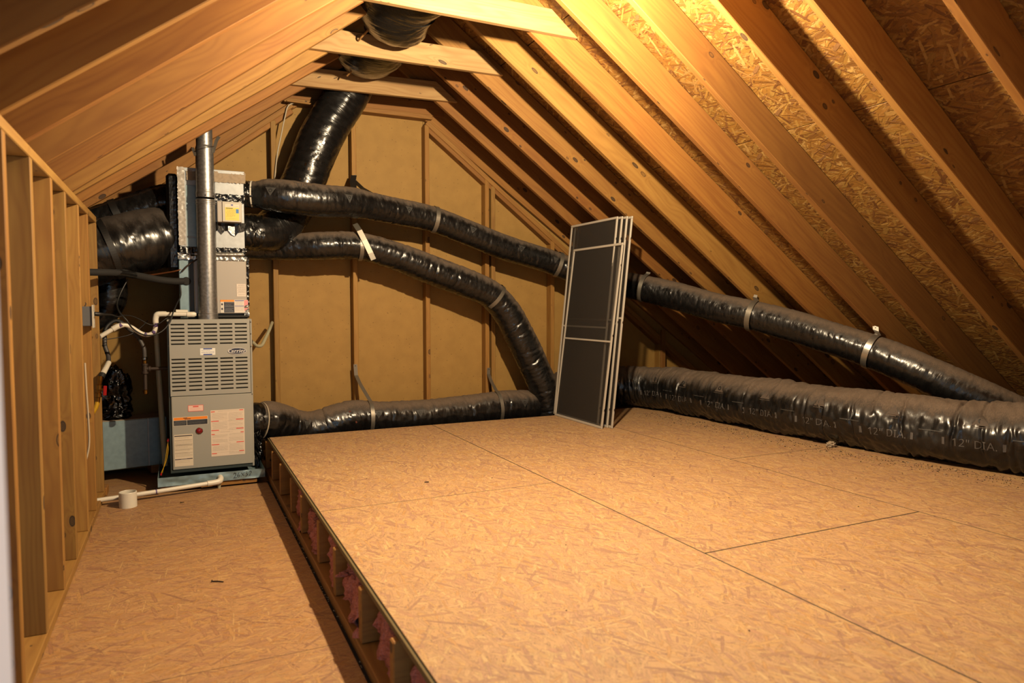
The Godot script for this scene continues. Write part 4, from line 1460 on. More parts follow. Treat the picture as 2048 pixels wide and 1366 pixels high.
	# condensate line from the pan, and the loose coupling
	var l := thing("drain_pipe", "cream plastic drain pipe running along the floor from the pan elbow", "pipe", Vector3(-0.15, 0.03, -4.7))
	var e0 := Vector3(0.185, 0.047, -4.775)
	part(l, "pipe", tube([Vector3(-0.52, 0.036, -4.648), Vector3(-0.15, 0.041, -4.710), Vector3(0.160, 0.0465, -4.768)], [0.0133, 0.0133, 0.0133], {"seg": 18}).mesh, M.pvc)
	part(l, "elbow", tube([Vector3(0.135, 0.046, -4.763), Vector3(0.185, 0.047, -4.773), Vector3(0.207, 0.050, -4.782), Vector3(0.215, 0.057, -4.803), Vector3(0.214, 0.060, -4.846)], [0.0175, 0.0175, 0.0185, 0.0175, 0.0175], {"seg": 18, "step": 0.006}).mesh, M.pvc)
	part(l, "primer_mark", lathe([Vector2(0.0136, 0), Vector2(0.0137, 0.004), Vector2(0.0136, 0.008)], Vector3(-0.155, 0.0409, -4.7092), Vector3(0.31, 0.0055, -0.058), 18), M.primer, "purple primer mark")
	part(l, "stub", lathe([Vector2(0.009, 0), Vector2(0.011, 0.03), Vector2(0.011, 0.034)], Vector3(0.205, 0.0, -4.80), Vector3.UP, 12), M.pvc_old)
	var k := thing("pvc_coupling", "short open cream pipe coupling standing on the floor before the drain pipe", "coupling", Vector3(-0.294, 0, -4.575))
	part(k, "ring", lathe([Vector2(0.040, 0.0), Vector2(0.047, 0.0), Vector2(0.047, 0.086), Vector2(0.046, 0.088), Vector2(0.042, 0.088), Vector2(0.041, 0.086), Vector2(0.0395, 0.045), Vector2(0.0395, 0.001)], Vector3(-0.294, 0.0, -4.585), Vector3.UP, 40), M.pvc)

func const_list(v: float, n: int) -> Array:
	var a := []
	a.resize(n)
	a.fill(v)
	return a

func ellipse(rx: float, ry: float, m := 36) -> PackedVector2Array:
	var o := PackedVector2Array()
	for k in m:
		var a := Vector2.from_angle(TAU * k / m)
		var b := Vector2.from_angle(TAU * (k + 1) / m)
		o.append_array([Vector2.ZERO, Vector2(a.x * rx, a.y * ry), Vector2(b.x * rx, b.y * ry)])
	return o

func ellipse_ring(rx: float, ry: float, w: float, m := 36) -> PackedVector2Array:
	var o := PackedVector2Array()
	for k in m:
		var a := Vector2.from_angle(TAU * k / m)
		var b := Vector2.from_angle(TAU * (k + 1) / m)
		var p := [Vector2(a.x * rx, a.y * ry), Vector2(a.x * (rx - w), a.y * (ry - w)), Vector2(b.x * rx, b.y * ry), Vector2(b.x * (rx - w), b.y * (ry - w))]
		o.append_array([p[0], p[1], p[2], p[1], p[3], p[2]])
	return o

# Tape pressed on by hand: a thin crinkled sheet facing +z.
func crinkled(x0: float, y0: float, x1: float, y1: float, z: float, amp: float, sd: float) -> ArrayMesh:
	var nx := int(clampf((x1 - x0) / 0.008, 3, 60))
	var ny := int(clampf((y1 - y0) / 0.008, 3, 60))
	var P := []
	var us := PackedFloat32Array()
	var vs := PackedFloat32Array()
	for b in ny + 1:
		vs.append(float(b) / ny)
	for a in nx + 1:
		us.append(float(a) / nx)
		var row := PackedVector3Array()
		for b in ny + 1:
			var x := lerpf(x0, x1, us[a]) + (0.0035 * noise.get_noise_2d(b * 0.9 + sd, a * 9.0) if a in [0, nx] else 0.0)
			var y := lerpf(y0, y1, vs[b]) + (0.0045 * noise.get_noise_2d(a * 0.7 + sd, b * 9.0) if b in [0, ny] else 0.0)
			var d := amp * (noise.get_noise_3d(x * 45.0, y * 45.0, sd) + 0.5 * noise.get_noise_3d(x * 110.0, y * 110.0, sd))
			row.append(Vector3(x, y, z + d))
		P.append(row)
	var g := Geo.new()
	g.sheet(P, us, vs, false, 1.0)
	var Q := []
	for row in P:
		var r2 := PackedVector3Array()
		for q in row:
			r2.append(q - Vector3(0, 0, 0.0015))
		Q.append(r2)
	g.sheet(Q, us, vs, false, -1.0)
	return g.mesh()

# The front lip of the pan, dented here and there.
func warped_lip(x0: float, x1: float) -> ArrayMesh:
	var P := []
	var us := PackedFloat32Array()
	var vs := PackedFloat32Array()
	for b in 7:
		vs.append(b / 6.0)
	for a in 61:
		us.append(a / 60.0)
		var x := lerpf(x0, x1, us[a])
		var row := PackedVector3Array()
		for b in 7:
			var v := vs[b]
			var d := 0.004 * noise.get_noise_2d(x * 9.0, v * 1.2) + 0.002 * noise.get_noise_2d(x * 24.0, v * 2.0)
			var end := smoothstep(0.94, 1.0, us[a]) * 0.02 * v
			row.append(Vector3(x, lerpf(0.033, 0.090, v), -4.850 + d + end))
		P.append(row)
	var g := Geo.new()
	g.sheet(P, us, vs, false, 1.0)
	var Q := []
	for row in P:
		var r2 := PackedVector3Array()
		for q in row:
			r2.append(q - Vector3(0, 0, 0.0015))
		Q.append(r2)
	g.sheet(Q, us, vs, false, -1.0)
	return g.mesh()

# ---------------------------------------------------------------- the corner between the stud wall and the furnace

func build_corner() -> void:
	var a := thing("return_duct", "low rectangular galvanized return duct beside the furnace", "duct", Vector3(-0.1, 0.0, -5.44))
	part(a, "body", block(Vector3(-0.75, 0.062, -5.645), Vector3(-0.10, 0.392, -5.42), 0.004), M.sheet_cool_lit)
	part(a, "seam", block(Vector3(-0.222, 0.064, -5.424), Vector3(-0.214, 0.394, -5.412), 0.001, 1), M.sheet_metal, "standing seam")
	part(a, "top_dust", block(Vector3(-0.74, 0.392, -5.64), Vector3(-0.105, 0.395, -5.425), 0.0), M.dust_fluff, "dusty top")
	part(a, "support_block", block(Vector3(-0.62, 0.0, -5.62), Vector3(-0.54, 0.062, -5.46), 0.002), M.pine_amber)
	a.rotation.y = deg_to_rad(11.0)
	part(a, "support_block", block(Vector3(-0.20, 0.0, -5.62), Vector3(-0.13, 0.062, -5.46), 0.002), M.pine_amber)
	var b := thing("plastic_bundle", "crumpled black plastic bundle resting on the return duct", "plastic bundle", Vector3(-0.42, 0.39, -5.5))
	part(b, "plastic", lump(Vector3(-0.420, 0.56, -5.46), Vector3(0.105, 0.175, 0.085), 2.3, 0.30, 0.05, 9.0, 50, 70, 0.07), M.bag_plastic)
	part(b, "plastic", lump(Vector3(-0.400, 0.452, -5.45), Vector3(0.088, 0.062, 0.075), 2.3, 0.3, 0.08, 19.0, 36, 56, 0.10), M.bag_plastic)
	var c := thing("refrigerant_line", "black foam covered pipe crossing from the stud wall to the coil cabinet", "pipe", Vector3(-0.2, 1.34, -4.9))
	part(c, "insulation", tube([Vector3(-0.60, 1.352, -4.62), Vector3(-0.44, 1.357, -4.67), Vector3(-0.30, 1.360, -4.82), Vector3(-0.20, 1.347, -4.97), Vector3(-0.10, 1.331, -5.06), Vector3(-0.02, 1.324, -5.085), Vector3(0.03, 1.326, -5.10)], [0.020, 0.020, 0.019, 0.0215, 0.022, 0.022, 0.022], {"seg": 18, "wrinkle": 0.03}).mesh, M.foam_black)
	part(c, "tape_wrap", tube([Vector3(-0.335, 1.361, -4.782), Vector3(-0.29, 1.3595, -4.832), Vector3(-0.245, 1.352, -4.90)], [0.0215, 0.0225, 0.0215], {"seg": 18, "wrinkle": 0.09, "fold": 30.0, "step": 0.008}).mesh, M.black_tape, "shiny taped joint")
	part(c, "end_flare", lathe([Vector2(0.026, 0), Vector2(0.028, 0.012), Vector2(0.024, 0.02), Vector2(0.0, 0.021)], Vector3(0.045, 1.326, -5.108), Vector3(0.2, 0.0, 1.0), 18), M.foam_black)
	var d := thing("copper_tube", "bare copper tube slanting above the black foam pipe", "pipe", Vector3(-0.1, 1.37, -5.1))
	part(d, "tube", tube([Vector3(-0.17, 1.362, -5.12), Vector3(-0.07, 1.380, -5.11), Vector3(0.0, 1.396, -5.10), Vector3(0.035, 1.412, -5.108)], [0.0055, 0.0055, 0.0055, 0.0055], {"seg": 10}).mesh, M.copper)
	var d2 := thing("liquid_line", "thin dark tube rising behind the flue to the coil", "pipe", Vector3(0.06, 1.42, -5.09))
	part(d2, "tube", tube([Vector3(0.02, 1.385, -5.085), Vector3(0.06, 1.43, -5.075), Vector3(0.12, 1.475, -5.078)], [0.005, 0.005, 0.005], {"seg": 10}).mesh, M.iron)

	var e := thing("trap_pipe", "cream pipe with purple primer curving from the furnace top to the stud wall", "pipe", Vector3(-0.2, 1.0, -5.0))
	part(e, "pipe", tube([Vector3(0.094, 1.108, -5.03), Vector3(-0.10, 1.112, -5.03)], [0.0135, 0.0135], {"seg": 16}).mesh, M.pvc)
	part(e, "end_cap", tube([Vector3(0.045, 1.108, -5.03), Vector3(0.088, 1.108, -5.03), Vector3(0.101, 1.108, -5.03)], [0.0175, 0.0175, 0.010], {"seg": 16}).mesh, M.pvc)
	part(e, "cross_pipe", tube([Vector3(-0.02, 1.127, -5.07), Vector3(0.05, 1.125, -5.075)], [0.0135, 0.0135], {"seg": 16}).mesh, M.pvc)
	part(e, "elbow", tube([Vector3(-0.075, 1.1115, -5.03), Vector3(-0.105, 1.112, -5.03), Vector3(-0.128, 1.108, -5.03), Vector3(-0.137, 1.086, -5.03), Vector3(-0.138, 1.055, -5.03)], [0.0175, 0.0175, 0.0185, 0.0175, 0.0175], {"seg": 16, "step": 0.006, "side": Vector3.BACK}).mesh, M.pvc)
	part(e, "primer_mark", tube([Vector3(-0.138, 1.060, -5.03), Vector3(-0.139, 1.030, -5.03)], [0.0140, 0.0140], {"seg": 16, "side": Vector3.BACK}).mesh, M.primer, "purple primer")
	part(e, "bend", tube([Vector3(-0.139, 1.062, -5.03), Vector3(-0.140, 1.025, -5.03), Vector3(-0.151, 0.995, -5.03), Vector3(-0.180, 0.980, -5.03), Vector3(-0.212, 0.985, -5.03), Vector3(-0.247, 1.008, -5.02), Vector3(-0.278, 1.033, -5.01), Vector3(-0.312, 1.045, -5.0), Vector3(-0.345, 1.038, -4.99)], const_list(0.0138, 9), {"seg": 16, "step": 0.008, "side": Vector3.BACK}).mesh, M.pvc)
	for w in [[-0.150, 0.997, 0.0], [-0.196, 0.981, 1.0], [-0.262, 1.021, 2.0]]:
		part(e, "primer_mark", lump(Vector3(w[0], w[1], -5.022), Vector3(0.011, 0.012, 0.011), 2.0, 0.3, 0.2, w[2], 10, 14), M.primer, "purple primer")
	part(e, "coupling", tube([Vector3(-0.322, 1.046, -4.998), Vector3(-0.350, 1.036, -4.99), Vector3(-0.376, 1.020, -4.985)], [0.0175, 0.0180, 0.0175], {"seg": 16, "step": 0.008, "side": Vector3.BACK}).mesh, M.pvc)
	part(e, "primer_mark", lump(Vector3(-0.333, 1.043, -4.986), Vector3(0.014, 0.013, 0.012), 2.0, 0.3, 0.2, 6.0, 10, 14), M.primer, "purple primer")
	part(e, "pipe", tube([Vector3(-0.37, 1.024, -4.985), Vector3(-0.52, 0.925, -4.96)], [0.0138, 0.0138], {"seg": 16}).mesh, M.pvc)
	var f := thing("vent_riser", "tall dull pipe leaning between the furnace side and the return duct", "pipe", Vector3(-0.1, 0.1, -5.15))
	part(f, "pipe", tube([Vector3(-0.1395, 1.02, -5.10), Vector3(-0.128, 0.63, -5.14), Vector3(-0.107, 0.10, -5.18)], [0.0150, 0.0165, 0.0175], {"seg": 16, "side": Vector3.BACK}).mesh, M.pvc_old)

	# gas line
	var g := thing("gas_hose", "looped black and grey gas hose with brass shutoff valve by the stud wall", "gas hose", Vector3(-0.42, 0.6, -5.0))
	part(g, "loop", tube([Vector3(-0.425, 0.960, -5.05), Vector3(-0.426, 1.000, -5.06), Vector3(-0.405, 1.045, -5.08), Vector3(-0.365, 1.070, -5.09), Vector3(-0.325, 1.053, -5.09), Vector3(-0.296, 1.020, -5.085)], const_list(0.0125, 6), {"seg": 14, "step": 0.01, "side": Vector3.BACK}).mesh, M.rubber)
	part(g, "hose", tube([Vector3(-0.296, 1.020, -5.085), Vector3(-0.244, 0.965, -5.07), Vector3(-0.222, 0.928, -5.06), Vector3(-0.209, 0.890, -5.055), Vector3(-0.207, 0.838, -5.055)], const_list(0.0122, 5), {"seg": 14, "step": 0.01, "side": Vector3.BACK}).mesh, M.hose_grey)
	part(g, "hose", tube([Vector3(-0.425, 0.965, -5.05), Vector3(-0.424, 0.915, -5.04), Vector3(-0.409, 0.862, -5.03), Vector3(-0.404, 0.835, -5.01), Vector3(-0.403, 0.810, -4.98)], const_list(0.0130, 5), {"seg": 14, "step": 0.01, "side": Vector3.BACK}).mesh, M.hose_grey)
	for w in [Vector3(-0.4245, 0.912, -5.04), Vector3(-0.411, 0.866, -5.03), Vector3(-0.232, 0.945, -5.065)]:
		part(g, "hose_tape", lathe([Vector2(0.0128, 0), Vector2(0.0138, 0.002), Vector2(0.0138, 0.010), Vector2(0.0128, 0.012)], w, Vector3(-0.2, 1, 0), 14), M.rubber)
	part(g, "sleeve", tube([Vector3(-0.403, 0.812, -4.985), Vector3(-0.424, 0.752, -4.815)], [0.0155, 0.0165], {"seg": 14}).mesh, M.pvc, "cream sleeve")
	part(g, "cuff", tube([Vector3(-0.422, 0.758, -4.82), Vector3(-0.430, 0.738, -4.80)], [0.0185, 0.0190], {"seg": 14}).mesh, M.rubber)
	part(g, "valve_body", lathe([Vector2(0.010, 0), Vector2(0.013, 0.0), Vector2(0.013, 0.03), Vector2(0.020, 0.034), Vector2(0.020, 0.055), Vector2(0.014, 0.06), Vector2(0.016, 0.075), Vector2(0.019, 0.08), Vector2(0.019, 0.105), Vector2(0.013, 0.11), Vector2(0.016, 0.135), Vector2(0.016, 0.16), Vector2(0, 0.16)], Vector3(-0.452, 0.590, -4.80), Vector3(0.12, 1, 0), 6), M.brass, "brass shutoff valve")
	part(g, "valve_stem", lathe([Vector2(0.0075, 0), Vector2(0.0075, 0.028), Vector2(0, 0.028)], Vector3(-0.442, 0.668, -4.795), Vector3(1, 0, 0.15), 12), M.brass)
	part(g, "valve_handle", board(Vector3(-0.412, 0.632, -4.785), Vector3(-0.408, 0.690, -4.787), Vector3(1, 0, 0.1), 0.018, 0.010, 0.004), M.red_plastic, "red lever")
	part(g, "yellow_tail", tube([Vector3(-0.452, 0.595, -4.80), Vector3(-0.460, 0.562, -4.795), Vector3(-0.482, 0.522, -4.79)], [0.0125, 0.012, 0.0115], {"seg": 12, "side": Vector3.BACK}).mesh, M.wire_yellow, "yellow pipe end")
	var h := thing("drip_leg", "brown iron gas tee with a brass capped drip leg", "gas fitting", Vector3(-0.207, 0.6, -5.055))
	part(h, "union", lathe([Vector2(0.014, 0), Vector2(0.0175, 0.002), Vector2(0.0175, 0.016), Vector2(0.013, 0.019)], Vector3(-0.207, 0.818, -5.055), Vector3.UP, 6), M.chrome, "pale union nut")
	part(h, "adapter", lathe([Vector2(0.013, 0), Vector2(0.016, 0.002), Vector2(0.016, 0.020), Vector2(0.012, 0.022)], Vector3(-0.207, 0.795, -5.055), Vector3.UP, 6), M.brass)
	part(h, "tee", lathe([Vector2(0.017, 0), Vector2(0.0195, 0.003), Vector2(0.0195, 0.012), Vector2(0.016, 0.016), Vector2(0.016, 0.052), Vector2(0.0185, 0.056), Vector2(0.0185, 0.066), Vector2(0.014, 0.068)], Vector3(-0.207, 0.728, -5.055), Vector3.UP, 16), M.iron)
	part(h, "tee", lathe([Vector2(0.014, 0), Vector2(0.014, 0.02), Vector2(0.019, 0.022), Vector2(0.019, 0.033), Vector2(0.011, 0.034)], Vector3(-0.207, 0.760, -5.055), Vector3.RIGHT, 16), M.iron)
	part(h, "branch", lathe([Vector2(0.011, 0), Vector2(0.011, 0.13)], Vector3(-0.190, 0.760, -5.055), Vector3.RIGHT, 16), M.iron)
	part(h, "nipple", lathe([Vector2(0.0115, 0), Vector2(0.0115, 0.13)], Vector3(-0.207, 0.61, -5.055), Vector3.UP, 16), M.iron)
	part(h, "cap", lathe([Vector2(0, 0), Vector2(0.013, 0), Vector2(0.0165, 0.004), Vector2(0.0165, 0.026), Vector2(0.012, 0.030)], Vector3(-0.207, 0.598, -5.055), Vector3.UP, 16), M.brass, "brass cap")

	# electrics
	var b2 := thing("outlet_box", "grey outlet box with a white cover on a wall stud", "outlet", Vector3(-0.45, 1.05, -4.41))
	part(b2, "box", block(Vector3(-0.484, 1.056, -4.424), Vector3(-0.424, 1.162, -4.368), 0.003), M.box_grey)
	part(b2, "cover", block(Vector3(-0.424, 1.046, -4.438), Vector3(-0.417, 1.170, -4.358), 0.003), M.plate_white)
	part(b2, "clip", tube([Vector3(-0.458, 1.162, -4.392), Vector3(-0.452, 1.176, -4.392), Vector3(-0.455, 1.184, -4.396)], [0.003, 0.003, 0.002], {"seg": 8}).mesh, M.iron)
	for y in [1.078, 1.118]:
		part(b2, "receptacle", block(Vector3(-0.4175, y - 0.012, -4.412), Vector3(-0.4155, y + 0.016, -4.384), 0.003), M.porcelain)
	var cd := thing("power_cord", "black power cord plugged into the outlet box and trailing to the furnace", "cord", Vector3(-0.3, 1.0, -4.7))
	part(cd, "plug", tube([Vector3(-0.4155, 1.122, -4.40), Vector3(-0.398, 1.120, -4.41), Vector3(-0.372, 1.118, -4.43)], [0.011, 0.012, 0.006], {"seg": 12}).mesh, M.wire_black)
	part(cd, "cord", tube([Vector3(-0.378, 1.1185, -4.42), Vector3(-0.345, 1.115, -4.50), Vector3(-0.315, 1.102, -4.62), Vector3(-0.302, 1.108, -4.66)], const_list(0.0045, 4), {"seg": 8}).mesh, M.wire_black)
	var lw := thing("control_cable", "thin dark cable looping from the foam pipe down across the trap pipe", "cable", Vector3(-0.25, 1.0, -4.8))
	part(lw, "cable", tube([Vector3(-0.282, 1.328, -4.93), Vector3(-0.320, 1.245, -4.90), Vector3(-0.338, 1.175, -4.85), Vector3(-0.320, 1.122, -4.80), Vector3(-0.285, 1.078, -4.78), Vector3(-0.262, 1.035, -4.80), Vector3(-0.215, 0.995, -4.82), Vector3(-0.160, 0.982, -4.85), Vector3(-0.100, 1.006, -4.89), Vector3(-0.055, 1.062, -4.93), Vector3(-0.035, 1.125, -4.97), Vector3(-0.010, 1.185, -5.03), Vector3(0.012, 1.235, -5.075), Vector3(0.010, 1.300, -5.088)], const_list(0.0048, 14), {"seg": 8}).mesh, M.wire_black)
	var lt := thing("thermostat_wire", "thin brown wire straggling between the stud wall and the trap pipe", "wire", Vector3(-0.25, 1.05, -4.9))
	part(lt, "wire", tube([Vector3(-0.31, 1.108, -4.88), Vector3(-0.265, 1.102, -4.92), Vector3(-0.215, 1.075, -4.95), Vector3(-0.165, 1.045, -4.97), Vector3(-0.115, 1.052, -4.97), Vector3(-0.075, 1.085, -4.98), Vector3(-0.04, 1.088, -5.0)], const_list(0.0028, 7), {"seg": 6}).mesh, M.wire_black)
	part(lt, "wire", tube([Vector3(-0.43, 0.955, -4.98), Vector3(-0.36, 0.965, -5.0), Vector3(-0.28, 0.985, -5.02), Vector3(-0.22, 1.03, -5.06), Vector3(-0.185, 1.07, -5.10)], const_list(0.0026, 5), {"seg": 6}).mesh, M.wire_black)
	var y := thing("yellow_wires", "pair of yellow wires hanging from the furnace side by the drain pan", "wires", Vector3(-0.12, 0.08, -4.97))
	for k in 2:
		part(y, "wire", tube([Vector3(-0.083, 0.30, -4.99), Vector3(-0.085 - 0.008 * k, 0.24, -4.975), Vector3(-0.098 - 0.006 * k, 0.17, -4.965), Vector3(-0.128 + 0.006 * k, 0.098, -4.96)], const_list(0.0022, 4), {"seg": 6}).mesh, M.wire_yellow)
	part(y, "wire_nut", lathe([Vector2(0, 0), Vector2(0.008, 0.002), Vector2(0.007, 0.02), Vector2(0, 0.022)], Vector3(-0.085, 0.292, -4.985), Vector3(0.3, 1, 0), 10), M.red_plastic, "red wire nut")
	part(y, "wire_nut", lathe([Vector2(0, 0), Vector2(0.006, 0.002), Vector2(0.005, 0.016), Vector2(0, 0.018)], Vector3(-0.130, 0.082, -4.96), Vector3(0.2, 1, 0), 10), M.red_plastic, "red wire nut")
	var wc := thing("white_cable", "white cable dangling down the face of a wall stud", "cable", Vector3(-0.43, 0.4, -4.05))
	part(wc, "cable", tube([Vector3(-0.432, 0.88, -4.068), Vector3(-0.430, 0.74, -4.075), Vector3(-0.427, 0.58, -4.09), Vector3(-0.430, 0.45, -4.10), Vector3(-0.45, 0.36, -4.09)], const_list(0.0048, 5), {"seg": 8, "side": Vector3.BACK}).mesh, M.cable_white)
	var fx := thing("flexible_conduit", "grey flexible conduit from the furnace side up to a wall stud", "conduit", Vector3(0.5, 0.9, -5.3))
	part(fx, "conduit", tube([Vector3(0.432, 0.920, -5.15), Vector3(0.462, 0.905, -5.18), Vector3(0.485, 0.884, -5.21), Vector3(0.520, 0.880, -5.26), Vector3(0.562, 0.930, -5.36), Vector3(0.600, 0.985, -5.46), Vector3(0.640, 1.035, -5.63)], const_list(0.0115, 7), {"seg": 14, "step": 0.008}).mesh, M.pvc_old)
	part(fx, "connector", lathe([Vector2(0.013, 0), Vector2(0.0165, 0.002), Vector2(0.0165, 0.016), Vector2(0.0125, 0.020)], Vector3(0.434, 0.919, -5.152), Vector3(1, -0.3, -0.6), 12), M.hose_grey)
	var gw := thing("gable_cable", "pale cable hanging down the gable wall from the left rafters", "cable", Vector3(0.7, 1.7, -5.63))
	part(gw, "cable", tube([Vector3(0.83, 2.712, -5.63), Vector3(0.79, 2.690, -5.635), Vector3(0.765, 2.61, -5.64), Vector3(0.735, 2.47, -5.645), Vector3(0.705, 2.33, -5.648), Vector3(0.688, 2.20, -5.65), Vector3(0.675, 2.05, -5.65), Vector3(0.664, 1.8, -5.65)], const_list(0.0052, 8), {"seg": 8, "side": Vector3.BACK}).mesh, M.cable_white)
	var rw := thing("ridge_cable", "tan cable draped along the ridge beside the big black duct", "cable", Vector3(1.15, 2.9, -4.6))
	part(rw, "cable", tube([Vector3(1.16, 3.02, -4.10), Vector3(1.165, 2.98, -4.2), Vector3(1.13, 2.905, -4.30), Vector3(1.06, 2.83, -4.45), Vector3(1.08, 2.86, -4.60), Vector3(1.17, 2.90, -4.95), Vector3(1.155, 2.84, -5.02), Vector3(1.12, 2.80, -5.10)], const_list(0.006, 8), {"seg": 8}).mesh, M.cable_tan)

# ---------------------------------------------------------------- flexible ducts

var T := {}

func duct(key: String, label: String, K: Array, W: Array, opt: Dictionary, skin_mat: String, at: Vector3) -> Node3D:
	var o := thing("flexible_duct", label, "duct", at)
	var t := tube(K, W, opt)
	T[key] = t
	part(o, "sleeve", t.mesh, M[skin_mat])
	T[key + "_node"] = o
	return o

# The maker's mark printed along a duct: a grey triangle with a dark ring.
func duct_mark(o: Node3D, t: Dictionary, s: float, v: float, girth: float, size: float, dir: float, m: Material) -> void:
	var tri := PackedVector2Array()
	var n := 6
	for k in n:
		var a := float(k) / n
		var b := float(k + 1) / n
		var ya := lerpf(size * 0.5, -size * 0.5, a)
		var yb := lerpf(size * 0.5, -size * 0.5, b)
		var xa := size * 0.55 * (1.0 - a)
		var xb := size * 0.55 * (1.0 - b)
		tri.append_array([Vector2(-xa, ya), Vector2(xa, ya), Vector2(xb, yb), Vector2(-xa, ya), Vector2(xb, yb), Vector2(-xb, yb)])
	var p := part(o, "printed_mark", wrapped(t, tri, s, v, girth, dir, 0.0022), m)
	part(p, "mark_ring", wrapped(t, flat_ring(Vector2(0, size * 0.12), size * 0.10, size * 0.21), s, v, girth, dir, 0.0032), M.rubber)
	part(p, "mark_line", wrapped(t, flat_rect(-size * 0.6, size * 0.60, size * 0.6, size * 0.64, 4), s, v, girth, dir, 0.0022), m)

func duct_text(o: Node3D, t: Dictionary, text: String, s: float, v: float, girth: float, height: float, dir: float) -> void:
	part(o, "lettering", wrapped(t, text_flat(text, height), s, v, girth, dir, 0.0026), M.duct_ink, "faded grey lettering")

func build_ducts() -> void:
	mat("duct_ink_dim", Color(0.24, 0.23, 0.22), 0.6)
	# the big duct that climbs to the ridge
	var o := duct("riser", "big black duct climbing from the plenum to the ridge across the gable wall", [Vector3(0.40, 1.69, -5.36), Vector3(0.52, 1.685, -5.37), Vector3(0.63, 1.72, -5.44), Vector3(0.735, 1.83, -5.50), Vector3(0.852, 2.05, -5.51), Vector3(0.993, 2.415, -5.495), Vector3(1.19, 2.76, -5.478), Vector3(1.30, 2.93, -5.45), Vector3(1.32, 3.0, -5.33), Vector3(1.28, 2.93, -5.15), Vector3(1.23, 2.91, -4.88), Vector3(1.24, 2.91, -4.68), Vector3(1.33, 2.99, -4.52), Vector3(1.25, 2.90, -4.32), Vector3(1.19, 2.935, -4.02), Vector3(1.26, 2.92, -3.82), Vector3(1.34, 2.995, -3.66), Vector3(1.36, 2.98, -3.4), Vector3(1.36, 2.98, -3.1)],
		[Vector2(0.10, 0.10), Vector2(0.125, 0.125), Vector2(0.150, 0.150), Vector2(0.158, 0.158), Vector2(0.158, 0.158), Vector2(0.160, 0.160), Vector2(0.150, 0.162), Vector2(0.12, 0.16), Vector2(0.10, 0.16), Vector2(0.11, 0.19), Vector2(0.135, 0.24), Vector2(0.12, 0.20), Vector2(0.095, 0.16), Vector2(0.12, 0.20), Vector2(0.14, 0.24), Vector2(0.12, 0.20), Vector2(0.095, 0.16), Vector2(0.08, 0.15), Vector2(0.06, 0.12)],
		{"carry": true, "wrinkle": 0.035, "fold": 6.5, "seed": 2.0, "seg": 64, "step": 0.012, "us": 1.4}, "duct_clean", Vector3(0.9, 1.7, -5.45))
	# crumpled tape collar at its foot, and the shiny printed patches up its left side
	part(o, "tape_collar", tube([Vector3(0.412, 1.69, -5.355), Vector3(0.47, 1.685, -5.36), Vector3(0.535, 1.68, -5.372)], [0.124, 0.132, 0.132], {"wrinkle": 0.10, "fold": 22.0, "seed": 7.0, "seg": 56, "step": 0.006, "carry": true}).mesh, M.black_tape, "crumpled shiny tape collar")
	var t: Dictionary = T["riser"]
	for r in 11:
		for c in 3:
			if (r * 3 + c) % 7 == 5:
				continue
			var s := 0.69 + r * 0.042 + c * 0.016
			var v := 0.645 + c * 0.030 + (r % 2) * 0.006
			part(o, "foil_patch", wrapped(t, flat_rect(0.0, 0.0, 0.020, 0.013, 2), s, v + 0.008 * sin(r * 1.7), 1.0, 1.0, 0.004 + 0.002 * (c % 2)), M.chrome if (r + c) % 3 == 0 else M.black_tape)
	# upper branch along the gable and the right eave
	o = duct("upper", "long black duct from the plenum along the gable wall and down the right rafters", [Vector3(0.46, 1.945, -5.27), Vector3(0.50, 1.945, -5.265), Vector3(0.58, 1.942, -5.24), Vector3(0.70, 1.936, -5.215), Vector3(0.948, 1.926, -5.235), Vector3(1.20, 1.935, -5.31), Vector3(1.318, 1.928, -5.35), Vector3(1.60, 1.90, -5.42), Vector3(1.894, 1.858, -5.45), Vector3(2.20, 1.765, -5.465), Vector3(2.483, 1.670, -5.47), Vector3(2.76, 1.60, -5.47), Vector3(3.017, 1.530, -5.46), Vector3(3.20, 1.455, -5.38), Vector3(3.40, 1.375, -5.18), Vector3(3.562, 1.312, -4.93), Vector3(3.732, 1.235, -4.66), Vector3(3.86, 1.155, -4.40), Vector3(3.992, 1.085, -4.10), Vector3(4.10, 1.02, -3.85), Vector3(4.195, 0.935, -3.56), Vector3(4.285, 0.848, -3.28), Vector3(4.375, 0.725, -2.97), Vector3(4.50, 0.585, -2.70), Vector3(4.68, 0.46, -2.48), Vector3(4.85, 0.40, -2.3)],
		[0.084, 0.090, 0.112, 0.118, 0.119, 0.114, 0.105, 0.103, 0.102, 0.105, 0.107, 0.107, 0.106, 0.107, 0.110, 0.110, 0.114, 0.114, 0.113, 0.116, 0.116, 0.116, 0.120, 0.122, 0.120, 0.11],
		{"wrinkle": 0.034, "ridge": 0.4, "creases": 0.13, "fold": 9.0, "seed": 3.0, "seg": 60, "step": 0.007, "us": 1.4, "gather": 0.10}, "duct_dusty", Vector3(1.9, 1.5, -5.3))
	part(o, "tape_collar", tube([Vector3(0.412, 1.95, -5.285), Vector3(0.44, 1.948, -5.28), Vector3(0.475, 1.946, -5.272)], [0.084, 0.090, 0.086], {"wrinkle": 0.14, "fold": 26.0, "seed": 5.0, "seg": 56, "step": 0.005}).mesh, M.black_tape, "crumpled shiny tape collar")
	part(o, "tie_band", tube([Vector3(0.477, 1.946, -5.272), Vector3(0.486, 1.946, -5.270)], [0.0925, 0.0925], {"seg": 40, "step": 0.004}).mesh, M.pvc, "pale tie band")
	t = T["upper"]
	for k in [0.16, 0.66, 1.20, 1.78, 2.25, 2.60]:
		duct_mark(o, t, k, 0.735, 0.72, 0.062, 1.0, M.duct_ink_dim)
	for k in [0.36, 0.98, 1.33, 2.02, 2.46]:
		duct_text(o, t, "6\" DIA.", k, 0.625, 0.72, 0.034, -1.0)
